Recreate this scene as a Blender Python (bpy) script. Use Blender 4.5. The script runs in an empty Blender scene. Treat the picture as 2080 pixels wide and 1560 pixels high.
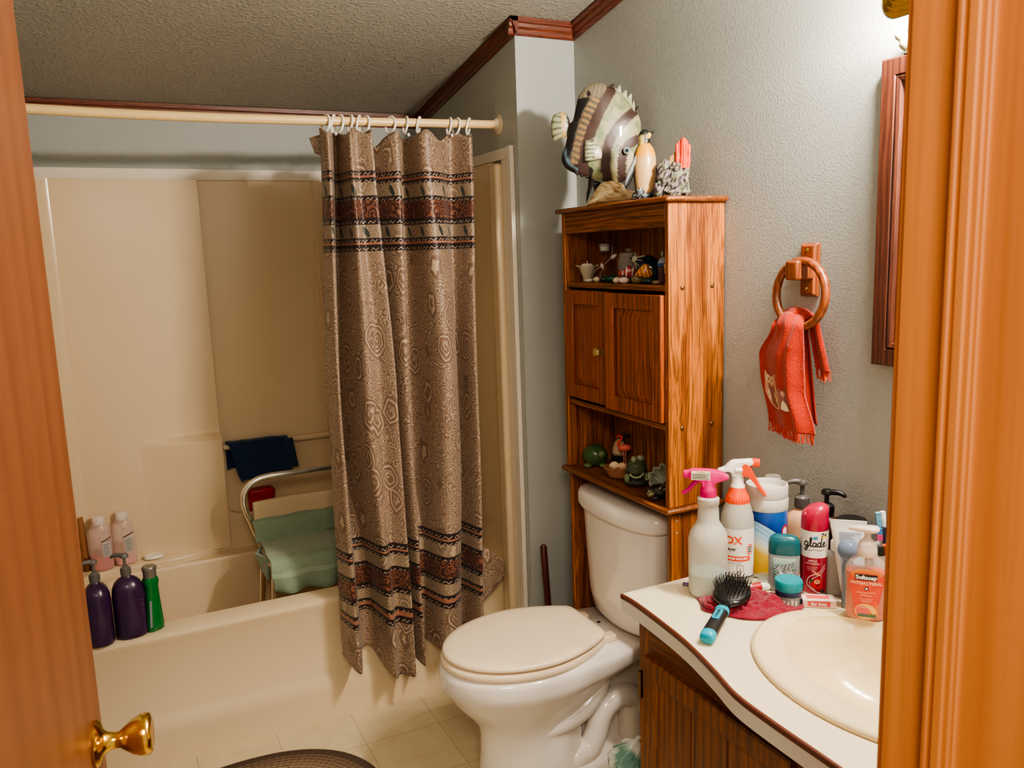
import bpy, bmesh, math, random
from mathutils import Vector, Matrix, noise
PI = math.pi
sc = bpy.context.scene
COL = sc.collection
rnd = random.Random(11)
sin, cos = math.sin, math.cos

# ------------------------------------------------------------------ materials
def srgb(*c):
    c = c[0] if len(c) == 1 else c
    return tuple(((v/255)/12.92 if v/255 <= .04045 else ((v/255+.055)/1.055)**2.4) for v in c) + (1.0,)

class NT:
    """tiny node-tree writer"""
    def __init__(s, name):
        s.m = bpy.data.materials.new(name); s.m.use_nodes = True
        s.t = s.m.node_tree; s.b = s.t.nodes['Principled BSDF']
    def n(s, typ, **kw):
        nd = s.t.nodes.new(typ)
        for k, v in kw.items(): setattr(nd, k, v)
        return nd
    def link(s, a, b): s.t.links.new(a, b)
    def put(s, sock, v):
        if hasattr(v, 'is_output') or isinstance(v, bpy.types.NodeSocket): s.link(v, sock)
        else: sock.default_value = v
    def math(s, op, a, b=0.0, c=0.0):
        nd = s.n('ShaderNodeMath', operation=op)
        for i, v in enumerate((a, b, c)): s.put(nd.inputs[i], v)
        return nd.outputs[0]
    def mix(s, f, a, b, mode='MIX'):
        nd = s.n('ShaderNodeMix', data_type='RGBA', blend_type=mode)
        s.put(nd.inputs['Factor'], f); s.put(nd.inputs[6], a); s.put(nd.inputs[7], b)
        return nd.outputs[2]
    def ramp(s, f, stops, interp='LINEAR'):
        nd = s.n('ShaderNodeValToRGB'); r = nd.color_ramp; r.interpolation = interp
        while len(r.elements) < len(stops): r.elements.new(.5)
        for e, (p, c) in zip(r.elements, stops): e.position = p
        for e, (p, c) in zip(r.elements, stops): e.color = c if len(c) == 4 else (*c, 1)
        s.put(nd.inputs[0], f); return nd.outputs[0]
    def coord(s, which='Object', scale=(1, 1, 1), rot=(0, 0, 0), loc=(0, 0, 0)):
        tc = s.n('ShaderNodeTexCoord'); mp = s.n('ShaderNodeMapping')
        mp.inputs['Scale'].default_value = scale; mp.inputs['Rotation'].default_value = rot; mp.inputs['Location'].default_value = loc
        s.link(tc.outputs[which], mp.inputs[0]); return mp.outputs[0]
    def noise(s, vec, scale, detail=3, rough=.5, dist=0):
        nd = s.n('ShaderNodeTexNoise'); s.link(vec, nd.inputs['Vector'])
        nd.inputs['Scale'].default_value = scale; nd.inputs['Detail'].default_value = detail
        nd.inputs['Roughness'].default_value = rough; nd.inputs['Distortion'].default_value = dist
        return nd
    def vor(s, vec, scale, feature='F1', rand=1):
        nd = s.n('ShaderNodeTexVoronoi', feature=feature); s.link(vec, nd.inputs['Vector'])
        nd.inputs['Scale'].default_value = scale; nd.inputs['Randomness'].default_value = rand
        return nd
    def bump(s, h, strength=.3, dist=.01):
        nd = s.n('ShaderNodeBump'); nd.inputs['Strength'].default_value = strength; nd.inputs['Distance'].default_value = dist
        s.link(h, nd.inputs['Height']); s.link(nd.outputs[0], s.b.inputs['Normal'])
    def set(s, **kw):
        for k, v in kw.items():
            s.put(s.b.inputs[k.replace('_', ' ')], v)
        return s

_cache = {}
def plain(name, col, rough=.5, metal=0, spec=.5, var=.06, vscale=40, bump=0, bscale=300, trans=0, ior=1.45, coat=0, alpha=1, emit=None, estr=0, sss=0, sheen=0):
    if name in _cache: return _cache[name]
    t = NT(name); c = srgb(col)
    v = t.coord()
    if var:
        n = t.noise(v, vscale, 4)
        base = t.mix(n.outputs[0], tuple(max(0, x*(1-var)) for x in c[:3])+(1,), tuple(min(1, x*(1+var)) for x in c[:3])+(1,))
    else: base = c
    t.set(Base_Color=base, Roughness=rough, Metallic=metal, Specular_IOR_Level=spec, Transmission_Weight=trans, IOR=ior, Coat_Weight=coat, Alpha=alpha, Sheen_Weight=sheen)
    if emit: t.set(Emission_Color=srgb(emit), Emission_Strength=estr)
    if sss: t.set(Subsurface_Weight=sss, Subsurface_Radius=(.01, .006, .004))
    if bump: t.bump(t.noise(v, bscale, 3).outputs[0], bump, .002)
    _cache[name] = t.m; return t.m

def wood(name, light, dark, axis='z', rough=.42, scale=1.0, contrast=1.0, coat=.15):
    """oak: long soft streaks plus thin dark pores along the given axis"""
    t = NT(name)
    st = [1, 1, 1]; st['xyz'.index(axis)] = .022
    v = t.coord(scale=tuple(st))
    wob = t.noise(t.coord(scale=tuple([.25 if i == 'xyz'.index(axis) else 1 for i in range(3)])), 7*scale, 2)
    off = t.n('ShaderNodeVectorMath', operation='MULTIPLY_ADD')
    t.link(wob.outputs['Color'], off.inputs[0]); off.inputs[1].default_value = (.03, .03, .03); t.link(v, off.inputs[2])
    a = t.noise(off.outputs[0], 75*scale, 5, .6, .3)
    wv = t.n('ShaderNodeTexWave', wave_type='RINGS', rings_direction='XYZ'[('xyz'.index(axis))]); t.link(off.outputs[0], wv.inputs['Vector'])
    wv.inputs['Scale'].default_value = 22*scale; wv.inputs['Distortion'].default_value = 3; wv.inputs['Detail'].default_value = 3; wv.inputs['Detail Scale'].default_value = 1.5
    p = t.noise(off.outputs[0], 330*scale, 2, .6)
    l, d = srgb(light), srgb(dark)
    mid = tuple(.5*(x+y) for x, y in zip(l, d))
    c1 = t.ramp(a.outputs[0], [(.3, d), (.52, mid), (.7, l)])
    c2 = t.ramp(wv.outputs['Fac'], [(0, d), (.35, mid), (.8, l), (1, l)])
    c = t.mix(.5, c1, c2)
    pores = t.ramp(p.outputs[0], [(.40, (1-.55*contrast,)*3), (.56, (1, 1, 1))])
    c = t.mix(1.0, c, pores, 'MULTIPLY')
    t.set(Base_Color=c, Roughness=rough, Coat_Weight=coat, Coat_Roughness=.3)
    t.bump(p.outputs[0], .12, .001)
    return t.m

def vcol(name, rough=.5, spec=.5, coat=0, bump=0, bscale=200, metal=0):
    """colours painted per vertex on the mesh (attribute 'Col')"""
    t = NT(name); a = t.n('ShaderNodeAttribute', attribute_name='Col')
    n = t.noise(t.coord(), 120, 3)
    c = t.mix(.25, a.outputs['Color'], t.mix(1, a.outputs['Color'], n.outputs[0], 'MULTIPLY'))
    t.set(Base_Color=c, Roughness=rough, Specular_IOR_Level=spec, Coat_Weight=coat, Metallic=metal)
    if bump: t.bump(t.noise(t.coord(), bscale, 3).outputs[0], bump, .002)
    return t.m

def orange_peel(name, col, strength=.5, scale=110, rough=.6, var=.05):
    t = NT(name); v = t.coord(); c = srgb(col)
    big = t.noise(v, 3, 3)
    base = t.mix(big.outputs[0], tuple(x*(1-var) for x in c[:3])+(1,), tuple(x*(1+var) for x in c[:3])+(1,))
    n1 = t.noise(v, scale, 1.2, .4); n2 = t.noise(v, scale*2.6, 2)
    h = t.math('ADD', t.ramp(n1.outputs[0], [(.50, (0, 0, 0)), (.68, (1, 1, 1))]), t.math('MULTIPLY', n2.outputs[0], .25))
    t.set(Base_Color=base, Roughness=rough, Specular_IOR_Level=.35)
    t.bump(h, strength, .0028)
    return t.m

def terry(name, col, dark=.6, scale=700, strength=.7):
    t = NT(name); v = t.coord(); c = srgb(col)
    n = t.noise(v, scale, 2); big = t.noise(v, 30, 3)
    f = t.math('ADD', t.math('MULTIPLY', n.outputs[0], .7), t.math('MULTIPLY', big.outputs[0], .3))
    t.set(Base_Color=t.ramp(f, [(.3, tuple(x*dark for x in c[:3])), (.65, c[:3])]), Roughness=.95, Sheen_Weight=.3, Specular_IOR_Level=.1)
    t.bump(n.outputs[0], strength, .003)
    return t.m

# ------------------------------------------------------------------ mesh builder
class MB:
    def __init__(s, off=(0, 0, 0)):
        s.v = []; s.f = []; s.mi = []; s.uv = {}; s.col = None; s.off = Vector(off); s.uvs = []
    def add(s, vs, fs, mat=0, uvs=None):
        b = len(s.v); s.v += [Vector(p) for p in vs]
        s.uvs += list(uvs) if uvs else [(0, 0)]*len(vs)
        s.f += [tuple(i+b for i in f) for f in fs]; s.mi += [mat]*len(fs); return s
    def box(s, x0, x1, y0, y1, z0, z1, mat=0, M=None):
        vs = [(x, y, z) for x in (x0, x1) for y in (y0, y1) for z in (z0, z1)]
        if M: vs = [M @ Vector(p) for p in vs]
        return s.add(vs, [(0, 1, 3, 2), (4, 6, 7, 5), (0, 4, 5, 1), (2, 3, 7, 6), (0, 2, 6, 4), (1, 5, 7, 3)], mat)
    def loft(s, rings, closed=True, cap0=True, cap1=True, mat=0, uvs=None):
        n = len(rings[0]); vs = [p for r in rings for p in r]; fs = []
        for i in range(len(rings)-1):
            for j in range(n if closed else n-1):
                k = (j+1) % n
                fs.append((i*n+j, i*n+k, (i+1)*n+k, (i+1)*n+j))
        if cap0: fs.append(tuple(range(n-1, -1, -1)))
        if cap1: fs.append(tuple(range((len(rings)-1)*n, len(rings)*n)))
        return s.add(vs, fs, mat, uvs)
    def lathe(s, prof, M=None, n=28, mat=0, sx=1, sy=1, cap0=True, cap1=True, squ=0):
        rings = []
        for r, z in prof:
            ring = []
            for k in range(n):
                a = 2*PI*k/n; ca, sa = cos(a), sin(a)
                if squ:
                    e = 1/(abs(ca)**squ+abs(sa)**squ)**(1/squ); ca *= e; sa *= e
                p = Vector((r*sx*ca, r*sy*sa, z)); ring.append(M @ p if M else p)
            rings.append(ring)
        return s.loft(rings, True, cap0, cap1, mat)
    def tube(s, pts, r, n=10, mat=0, closed=False, caps=True, sm=0):
        pts = [Vector(p) for p in pts]
        if sm: pts = spline(pts, sm, closed)
        m = len(pts); rr = r if callable(r) else (lambda t: r)
        rings = []; prev = None
        for i, p in enumerate(pts):
            if closed: d = pts[(i+1) % m]-pts[i-1]
            else: d = pts[min(i+1, m-1)]-pts[max(i-1, 0)]
            d.normalize()
            if prev is None:
                u = d.orthogonal().normalized()
            else:
                u = (prev-d*prev.dot(d)); u = u.normalized() if u.length > 1e-6 else d.orthogonal().normalized()
            prev = u; w = d.cross(u); q = rr(i/max(1, m-1))
            rings.append([p+u*q*cos(2*PI*k/n)+w*q*sin(2*PI*k/n) for k in range(n)])
        if closed: rings.append(rings[0])
        return s.loft(rings, True, caps and not closed, caps and not closed, mat)
    def prism(s, poly, f0, f1, mat=0):
        """poly (a,b) swept between two maps f(a,b)->xyz"""
        return s.loft([[f0(*p) for p in poly], [f1(*p) for p in poly]], True, True, True, mat)
    def grid(s, fn, nu, nv, mat=0, uvfn=None):
        vs = [fn(i/nu, j/nv) for j in range(nv+1) for i in range(nu+1)]
        uv = [uvfn(i/nu, j/nv) for j in range(nv+1) for i in range(nu+1)] if uvfn else None
        fs = [(j*(nu+1)+i, j*(nu+1)+i+1, (j+1)*(nu+1)+i+1, (j+1)*(nu+1)+i) for j in range(nv) for i in range(nu)]
        return s.add(vs, fs, mat, uv)
    def blob(s, c, r, n=14, amp=.15, fr=3, mat=0, seed=0, flat=None):
        c = Vector(c); r = Vector(r) if not isinstance(r, (int, float)) else Vector((r, r, r)); rings = []
        for i in range(n+1):
            th = PI*i/n; ring = []
            for k in range(n*2):
                ph = PI*k/n
                d = Vector((sin(th)*cos(ph), sin(th)*sin(ph), -cos(th)))
                q = 1+amp*noise.noise(d*fr+Vector((seed*3.7, seed*1.3, 0)))
                p = Vector((d.x*r.x, d.y*r.y, d.z*r.z))*q+c
                if flat is not None: p.z = max(p.z, flat)
                ring.append(p)
            rings.append(ring)
        return s.loft(rings, True, False, False, mat)
    def pillow(s, outline, D, levels=10, fr=None, mat=0, pw=.5, both=True):
        """flat outline (a,b) in local x,z inflated to thickness D in local y"""
        ca = sum(p[0] for p in outline)/len(outline); cb = sum(p[1] for p in outline)/len(outline)
        for sgn in ((-1, 1) if both else (-1,)):
            rings = []
            for i in range(levels+1):
                k = 1-i/levels; d = D*(1-k*k)**pw
                rings.append([((ca+(a-ca)*k), sgn*d, (cb+(b-cb)*k)) for a, b in outline])
            if sgn > 0: rings = [list(reversed(r)) for r in rings]
            rings = [[(fr @ Vector(p)) if fr else p for p in r] for r in rings]
            s.loft(rings, True, False, False, mat)
        return s
    def text(s, body, size, fn, mat=0, bold=0, shear=0, align='CENTER', sx=1, res=3):
        cu = bpy.data.curves.new('lettering', 'FONT'); cu.body = body; cu.size = size; cu.align_x = align; cu.align_y = 'CENTER'
        cu.offset = bold; cu.shear = shear; cu.resolution_u = res
        o = bpy.data.objects.new('lettering', cu); me = bpy.data.meshes.new_from_object(o)
        s.add([fn(v.co.x*sx, v.co.y) for v in me.vertices], [tuple(p.vertices) for p in me.polygons], mat)
        bpy.data.objects.remove(o); bpy.data.curves.remove(cu); bpy.data.meshes.remove(me); return s
    def build(s, name, mats, parent=None, bevel=0, seg=2, smooth=40, sub=0, solid=0, colfn=None, loc=None, merge=0):
        me = bpy.data.meshes.new(name)
        me.from_pydata([tuple(p-s.off) for p in s.v], [], s.f)
        mats = mats if isinstance(mats, (list, tuple)) else [mats]
        for m in mats: me.materials.append(m)
        me.polygons.foreach_set('material_index', s.mi)
        if any(u != (0, 0) for u in s.uvs):
            ul = me.uv_layers.new(name='UVMap')
            for lp in me.loops: ul.data[lp.index].uv = s.uvs[lp.vertex_index]
        if colfn:
            ca = me.color_attributes.new('Col', 'FLOAT_COLOR', 'POINT')
            for i, p in enumerate(s.v): ca.data[i].color = colfn(p-s.off)
        bm = bmesh.new(); bm.from_mesh(me)
        if merge: bmesh.ops.remove_doubles(bm, verts=bm.verts, dist=merge)
        if not solid and not getattr(s, 'keepn', False): bmesh.ops.recalc_face_normals(bm, faces=bm.faces)
        bm.to_mesh(me); bm.free()
        me.shade_smooth()
        me.set_sharp_from_angle(angle=math.radians(smooth))
        o = bpy.data.objects.new(name, me); COL.objects.link(o)
        if parent: o.parent = parent
        if loc is not None: o.location = loc
        if solid:
            md = o.modifiers.new('thickness', 'SOLIDIFY'); md.thickness = solid; md.offset = 0
        if bevel:
            md = o.modifiers.new('rounded', 'BEVEL'); md.width = bevel; md.segments = seg; md.limit_method = 'ANGLE'; md.angle_limit = math.radians(40)
            md.harden_normals = False
        if sub:
            md = o.modifiers.new('sub', 'SUBSURF'); md.levels = sub; md.render_levels = sub
        return o

def spline(pts, k=6, closed=False):
    out = []; n = len(pts)
    for i in range(n if closed else n-1):
        if closed: p0, p1, p2, p3 = (pts[(i+j-1) % n] for j in range(4))
        else: p0, p1, p2, p3 = pts[max(i-1, 0)], pts[i], pts[i+1], pts[min(i+2, n-1)]
        for j in range(k):
            t = j/k
            out.append(.5*((2*p1)+(p2-p0)*t+(2*p0-5*p1+4*p2-p3)*t*t+(3*p1-p0-3*p2+p3)*t**3))
    if not closed: out.append(pts[-1])
    return out
def spline2(pts, k=5, closed=True):
    return [(p.x, p.y) for p in spline([Vector((a, b, 0)) for a, b in pts], k, closed)]

def tag(o, label=None, cat=None, group=None, kind=None):
    if label: o['label'] = label
    if cat: o['category'] = cat
    if group: o['group'] = group
    if kind: o['kind'] = kind
    return o
def thing(name, label, cat, loc=(0, 0, 0), rotz=0, group=None):
    o = bpy.data.objects.new(name, None); COL.objects.link(o); o.empty_display_size = .05
    o.location = loc; o.rotation_euler = (0, 0, rotz); return tag(o, label, cat, group)
def struct(o): o['kind'] = 'structure'; return o
def T(x, y, z): return Matrix.Translation((x, y, z))
def RX(a): return Matrix.Rotation(a, 4, 'X')
def RY(a): return Matrix.Rotation(a, 4, 'Y')
def RZ(a): return Matrix.Rotation(a, 4, 'Z')

CAM = Vector((-1.4551, -2.6104, 1.56))
def facing(x, y, turn=0):
    """turn about z so that local -Y looks to the doorway"""
    return math.atan2(CAM.x-x, -(CAM.y-y))+turn

# ------------------------------------------------------------------ palette
M_wall = orange_peel('blue grey wall paint', (168, 171, 166), .15, 175, .5)
M_ceil = orange_peel('ceiling texture', (158, 155, 145), .45, 95, .8)
M_crown = wood('reddish crown wood', (140, 72, 45), (86, 36, 20), 'x', .4, 1.4)
M_crown_y = wood('reddish crown wood along wall', (128, 64, 40), (80, 34, 20), 'y', .4, 1.4)
M_oak_z = wood('oak upright', (196, 118, 48), (120, 58, 16), 'z', .42, 1.0, 1.15)
M_oak_y = wood('oak along y', (166, 96, 42), (92, 44, 14), 'y', .42, 1.0, 1.1)
M_oak_x = wood('oak along x', (196, 118, 48), (120, 58, 16), 'x', .4, 1.0)
M_door_oak = wood('reddish oak door', (172, 88, 40), (104, 42, 14), 'z', .35, .9, .9, .3)
M_vanity = wood('vanity oak', (146, 84, 36), (92, 46, 16), 'z', .42, .8, .9)
M_vanity_y = wood('vanity oak rail', (132, 72, 28), (82, 38, 12), 'y', .42, .8, .9)
M_jamb = wood('honey jamb wood', (188, 120, 58), (160, 92, 40), 'z', .62, .35, .2, 0)
M_slab = wood('door slab wood', (122, 72, 38), (108, 60, 30), 'z', .45, .22, .12, .1)
M_frame = wood('mirror frame wood', (106, 56, 38), (62, 30, 20), 'z', .4, 1.1, .8)
M_ringw = wood('towel ring wood', (160, 84, 40), (104, 46, 18), 'z', .3, 1.2, .7, .4)
M_fiber = plain('cream fibreglass', (216, 194, 160), .22, spec=.5, var=.015, vscale=4)
M_fiber_w = plain('white edge trim', (222, 212, 196), .35, var=.02)
M_porc = plain('white porcelain', (226, 218, 208), .12, spec=.6, var=.01, coat=.3)
M_seat = plain('toilet seat plastic', (230, 210, 180), .3, var=.01)
M_sinkm = plain('biscuit sink', (228, 208, 166), .16, var=.015, vscale=6, coat=.2)
M_counter = plain('white speckled laminate', (220, 206, 176), .38, var=.05, vscale=260)
M_edge_w = plain('laminate edge', (206, 200, 188), .4, var=.03)
M_brownedge = plain('brown edge strip', (92, 48, 34), .4)
M_rod = plain('cream rod', (226, 194, 138), .3, var=.01)
M_white = plain('white plastic', (236, 230, 220), .35, var=.01)
M_chrome = plain('chrome', (225, 222, 215), .14, 1, var=0)
M_brass = plain('polished brass', (222, 178, 84), .14, 1, var=.03, vscale=20)
M_bronze = plain('dull bronze', (130, 100, 60), .35, 1)
M_black = plain('black plastic', (16, 15, 16), .35, var=0)
M_grey = plain('grey plastic', (110, 108, 104), .35)
M_dark = plain('dark gap', (20, 12, 8), .8)
M_glass = plain('clear glass', (220, 228, 224), .04, alpha=.22, var=0)
M_ink = plain('dark ink', (30, 28, 32), .5, var=0)
M_white_ink = plain('white ink', (240, 238, 232), .5, var=0)
M_grey_ink = plain('grey ink', (120, 122, 128), .5, var=0)

# ------------------------------------------------------------------ room shell
XA, YC, XL = -.218, -.176, -1.68
YB = .735                              # face of the wall behind the tub
zc = lambda y: 2.1425+.1677*(.711-y)   # sloped ceiling
YF = -2.20                             # bathroom face of the doorway wall

def tile_floor():
    t = NT('cream vinyl floor'); v = t.coord(loc=(1.102, .205, 0))
    br = t.n('ShaderNodeTexBrick'); t.link(v, br.inputs['Vector'])
    br.offset = 0; br.squash = 1
    for k, x in (('Scale', 1.0), ('Mortar Size', .0016), ('Mortar Smooth', .4), ('Brick Width', .2505), ('Row Height', .2505)): br.inputs[k].default_value = x
    br.inputs['Color1'].default_value = srgb(212, 196, 160); br.inputs['Color2'].default_value = srgb(205, 188, 152); br.inputs['Mortar'].default_value = srgb(150, 130, 96)
    n = t.noise(t.coord(), 16, 6, .6)
    c = t.mix(.35, br.outputs['Color'], t.ramp(n.outputs[0], [(.3, srgb(186, 168, 132)), (.7, srgb(222, 208, 176))]))
    t.set(Base_Color=c, Roughness=.38, Specular_IOR_Level=.4)
    t.bump(n.outputs[0], .06, .002); return t.m
o = struct(MB().box(-1.9, .12, -3.4, .85, -.1, 0).build('floor', tile_floor()))

def yz_wall(x0, x1, ys, zbot=0):
    poly = [(ys[0], zbot), (ys[1], zbot), (ys[1], zc(ys[1])+.0), (ys[0], zc(ys[0])+.0)]
    return MB().prism(poly, lambda a, b: (x0, a, b), lambda a, b: (x1, a, b))
struct(yz_wall(0, .12, (-2.32, YC)).build('wall_right', M_wall))
struct(yz_wall(XA, .12, (YC, .85)).build('wall_end', M_wall))
struct(yz_wall(-1.80, XL, (-2.32, .85)).build('wall_left', M_wall))
struct(MB().box(XL, XA, YB, .85, 0, zc(YB)).build('wall_back', M_wall))
wf = MB()
wf.box(-.915, 0, YF-.12, YF, 0, zc(YF)).box(XL, -1.612, YF-.12, YF, 0, zc(YF)).box(-1.612, -.915, YF-.12, YF, 2.06, zc(YF))
struct(wf.build('wall_front', M_wall))
struct(MB().prism([(-2.4, zc(-2.4)), (.9, zc(.9)), (.9, zc(.9)+.08), (-2.4, zc(-2.4)+.08)], lambda a, b: (-1.85, a, b), lambda a, b: (.14, a, b)).build('ceiling', M_ceil))

# crown trim: a stepped strip run along each visible wall
def crown(p0, p1, n, name, m):
    p0, p1, n = Vector(p0), Vector(p1), Vector(n)
    prof = [(0, -.046), (.006, -.046), (.010, -.040), (.012, -.030), (.018, -.022), (.020, -.012), (.027, -.008), (.027, .006), (0, .006)]
    b = MB(); up = Vector((0, 0, 1))
    b.loft([[p0+n*a+up*c for a, c in prof], [p1+n*a+up*c for a, c in prof]])
    return struct(b.build(name, m, smooth=25))
crown((XL, YB, zc(YB)-.004), (XA, YB, zc(YB)-.004), (0, -1, 0), 'trim_1', M_crown)
crown((XA, YB, zc(YB)-.002), (XA, YC-.027, zc(YC-.027)-.002), (-1, 0, 0), 'trim_2', M_crown_y)
crown((XA-.027, YC, zc(YC)-.002), (0, YC, zc(YC)-.002), (0, -1, 0), 'trim_3', M_crown)
crown((0, YC, zc(YC)-.002), (0, YF, zc(YF)-.002), (-1, 0, 0), 'trim_4', M_crown_y)

# ------------------------------------------------------------------ doorway: jamb with stop, casing, open door
jb = MB()
jb.box(-.935, -.915, YF-.125, YF+.002, 0, 2.04)
for x0, y0, y1 in ((-.9385, -2.2625, -2.2345), (-.941, -2.2595, -2.2365), (-.9435, -2.255, -2.2465), (-.9435, -2.2435, -2.2385)):   # moulded stop
    jb.box(x0, -.93, y0, y1, 0, 2.04)
jb.box(-1.612, -1.592, YF-.125, YF+.002, 0, 2.04).box(-1.612, -.915, YF-.125, YF+.002, 2.04, 2.06)
struct(jb.build('door_frame_trim', M_jamb, bevel=.0015))
cs = MB()
for x0, x1 in ((-.928, -.862), (-1.665, -1.60)):
    cs.box(x0, x1, YF-.137, YF-.12, 0, 2.10).box(x0+.008, x1-.012, YF-.141, YF-.135, 0, 2.10)
cs.box(-1.665, -.862, YF-.137, YF-.12, 2.05, 2.11)
cs.box(-.931, -.862, YF, YF+.009, 0, 2.10)
struct(cs.build('trim_5', M_jamb, bevel=.002))

# door swung into the room; origin at the hinge
dv = Vector((.0735, .656, 0)).normalized(); ang = math.atan2(dv.y, dv.x)
door = bpy.data.objects.new('door_1', None); COL.objects.link(door)
door.location = (-1.590, -2.188, 0); door.rotation_euler = (0, 0, ang); door['kind'] = 'structure'
W = .655
MB().box(0, W, 0, .035, .012, 2.03).build('door_panel', M_slab, door, bevel=.003)      # local -y is the bathroom side seen here
def knob_profile(): return [(0, 0), (.031, 0), (.032, .004), (.027, .009), (.018, .011), (.0135, .016), (.011, .026), (.0115, .032), (.017, .039), (.0235, .048), (.0275, .058), (.0285, .066), (.0265, .071), (.020, .0735), (.014, .0725), (0, .0725)]
MB().lathe(knob_profile(), T(W-.062, 0, 1.006) @ RX(PI/2) @ Matrix.Scale(.86, 4), 40).build('door_knob', M_brass, door, smooth=50)
for hz in (.25, 1.0, 1.8):
    MB().box(-.004, .03, -.002, .002, hz-.045, hz+.045).tube([(-.004, -.006, hz-.045), (-.004, -.006, hz+.045)], .006).build('hinge', M_brass, door)

# ------------------------------------------------------------------ bath and surround (one moulded unit)
bath = thing('bathtub', 'cream fibreglass bathtub with moulded wall surround behind patterned curtain', 'bathtub', (-.95, .36, 0))
BO = (-.95, .36, 0)
ZR = .434
def rrect(x0, x1, y0, y1, r, n=8):
    out = []
    for cx, cy, a0 in ((x1-r, y1-r, 0), (x0+r, y1-r, PI/2), (x0+r, y0+r, PI), (x1-r, y0+r, 1.5*PI)):
        for k in range(n+1):
            a = a0+PI/2*k/n; out.append((cx+r*cos(a), cy+r*sin(a)))
    return out
tb = MB(BO)
X0, X1 = XL+.003, XA-.004
outer = rrect(X0, X1, .012, .705, .002)
inn = lambda e, z: [(x, y, z) for x, y in rrect(X0+.10+e*1.3, X1-.085-e, .092+e*.35, .60-e*.35, max(.05, .11-e*.2))]
rings = [[(x, y, ZR-.016) for x, y in rrect(X0, X1, .004, .705, .002)], [(x, y, ZR-.004) for x, y in rrect(X0, X1, .006, .705, .002)],
         [(x, y, ZR) for x, y in rrect(X0, X1, .016, .705, .002)],
         inn(-.008, ZR), inn(0, ZR-.004), inn(.006, ZR-.014), inn(.02, .36), inn(.045, .22), inn(.06, .14), inn(.09, .105), inn(.16, .095)]
tb.loft(rings, True, False, True)
ap = [(.004, ZR-.016), (.006, ZR-.03), (.017, ZR-.05), (.017, .165), (.012, .15), (.001, .125), (0, .10), (0, 0), (.6, 0), (.6, ZR-.05), (.3, ZR-.02)]
apl = ap[:8]
tb.loft([[(X0, y, z) for y, z in apl], [(X1, y, z) for y, z in apl]], False, False, False)
tb.build('tub', M_fiber, bath, smooth=45)

sr = MB(BO)
ZT = 1.868
# proud sheet with a long recessed panel (x -1.11..-.70) and a taller left field
sr.box(X0+.035, -1.125, .672, .72, .43, ZT)
sr.box(-.695, X1, .672, .72, .43, ZT)
sr.box(-1.127, -.693, .672, .72, .43, .575)
sr.box(-1.125, -.695, .704, .725, .56, ZT)
for k in range(7):                                           # rounded lower corners of the recess
    a0, a1 = PI/2*k/7, PI/2*(k+1)/7; r = .05
    for cx, sx in ((-1.075, -1), (-.745, 1)):
        pts = [(cx+sx*r, .575), (cx+sx*r*cos(a0), .625-r*sin(a0)), (cx+sx*r*cos(a1), .625-r*sin(a1))]
        sr.prism(pts, lambda a, b: (a, .672, b), lambda a, b: (a, .71, b))
# end panels and their rounded front edges
sr.box(X1-.018, X1, .0, .72, .43, ZT)
sr.box(X0, X0+.018, .0, .72, .43, ZT)
sr.build('surround_panel', M_fiber, bath, bevel=.006, seg=3)
for xx, sx in ((X0+.016, 1), (X1-.016, -1)):                   # coved inside corners
    cov = MB(BO)
    prof = [(xx, .60)]+[(xx+sx*.07*(1-cos(a)), .60+.075*sin(a)) for a in [PI/2*k/8 for k in range(1, 9)]]
    cov.loft([[(x, y, .434) for x, y in prof], [(x, y, ZT) for x, y in prof]], False, False, False)
    cov.build('coved_corner', M_fiber, bath)
lg = MB(BO)                                                    # left column whose top fades out as a ledge, and the deck below
def ledge(u, v):
    x = -1.42+u*.295; e = min(1, u*1.35); e = e*e*(3-2*e)
    d = .05*e
    q = .6735; d += .0015
    prof = [(q+.001, .93), (q-d*.10, .915), (q-d*.55, .905), (q-d, .893), (q-d, .86), (q-d*.85, .75), (q-d*.6, .6), (q-d*.3, .45)]
    if u == 0: prof = [(q+.001, z) for y, z in prof]
    k = v*(len(prof)-1); i = min(int(k), len(prof)-2); t = k-i
    return (x, prof[i][0]*(1-t)+prof[i+1][0]*t, prof[i][1]*(1-t)+prof[i+1][1]*t)
lg.grid(ledge, 24, 28)
lg.add([ledge(1, j/28) for j in range(29)]+[(-1.125, .68, .93), (-1.125, .68, .45)], [(*range(29), 30, 29)])
lg.build('upper_ledge', M_fiber, bath, smooth=60)
dk = MB(BO)
fe = [(-1.665, .40), (-1.655, .52), (-1.62, .585), (-1.55, .604), (-1.45, .604), (-1.36, .607), (-1.28, .622), (-1.21, .645), (-1.15, .672)]
fe = [(p[0], p[1]) for p in spline2(fe, 5, False)]
dk.loft([[(x, y+.02, .40) for x, y in fe], [(x, y+.004, .45) for x, y in fe], [(x, y+.010, .458) for x, y in fe], [(min(x, -1.17) if i > 30 else x, .69 if x > -1.6 else max(y+.011, .69), .460) for i, (x, y) in enumerate(fe)]], False, False, False)
dk.build('corner_ledge', M_fiber, bath, smooth=60)
br = MB(BO)                                                    # bar moulded across the recess
br.tube([(-1.118, .682, .847), (-.70, .682, .847)], .012, 12)
br.build('towel_bar', M_fiber, bath)
ft = MB(BO)                                                    # flat white edging strips
ft.box(X0, X1, .695, YB-.001, ZT, 1.908)
ft.box(X1+.0, XA-.0005, .0, .70, ZT, 1.908).box(XL+.0005, X0+.006, 0, .70, ZT, 1.908)
ft.build('top_edge_trim', M_fiber_w, bath, bevel=.003)
ev = MB(BO)
ev.box(XA-.030, XA-.0005, -.062, .002, .02, 1.862)             # rounded return of the moulding
ev.build('front_return', M_fiber, bath, bevel=.012, seg=4)
ev2 = MB(BO)
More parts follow.
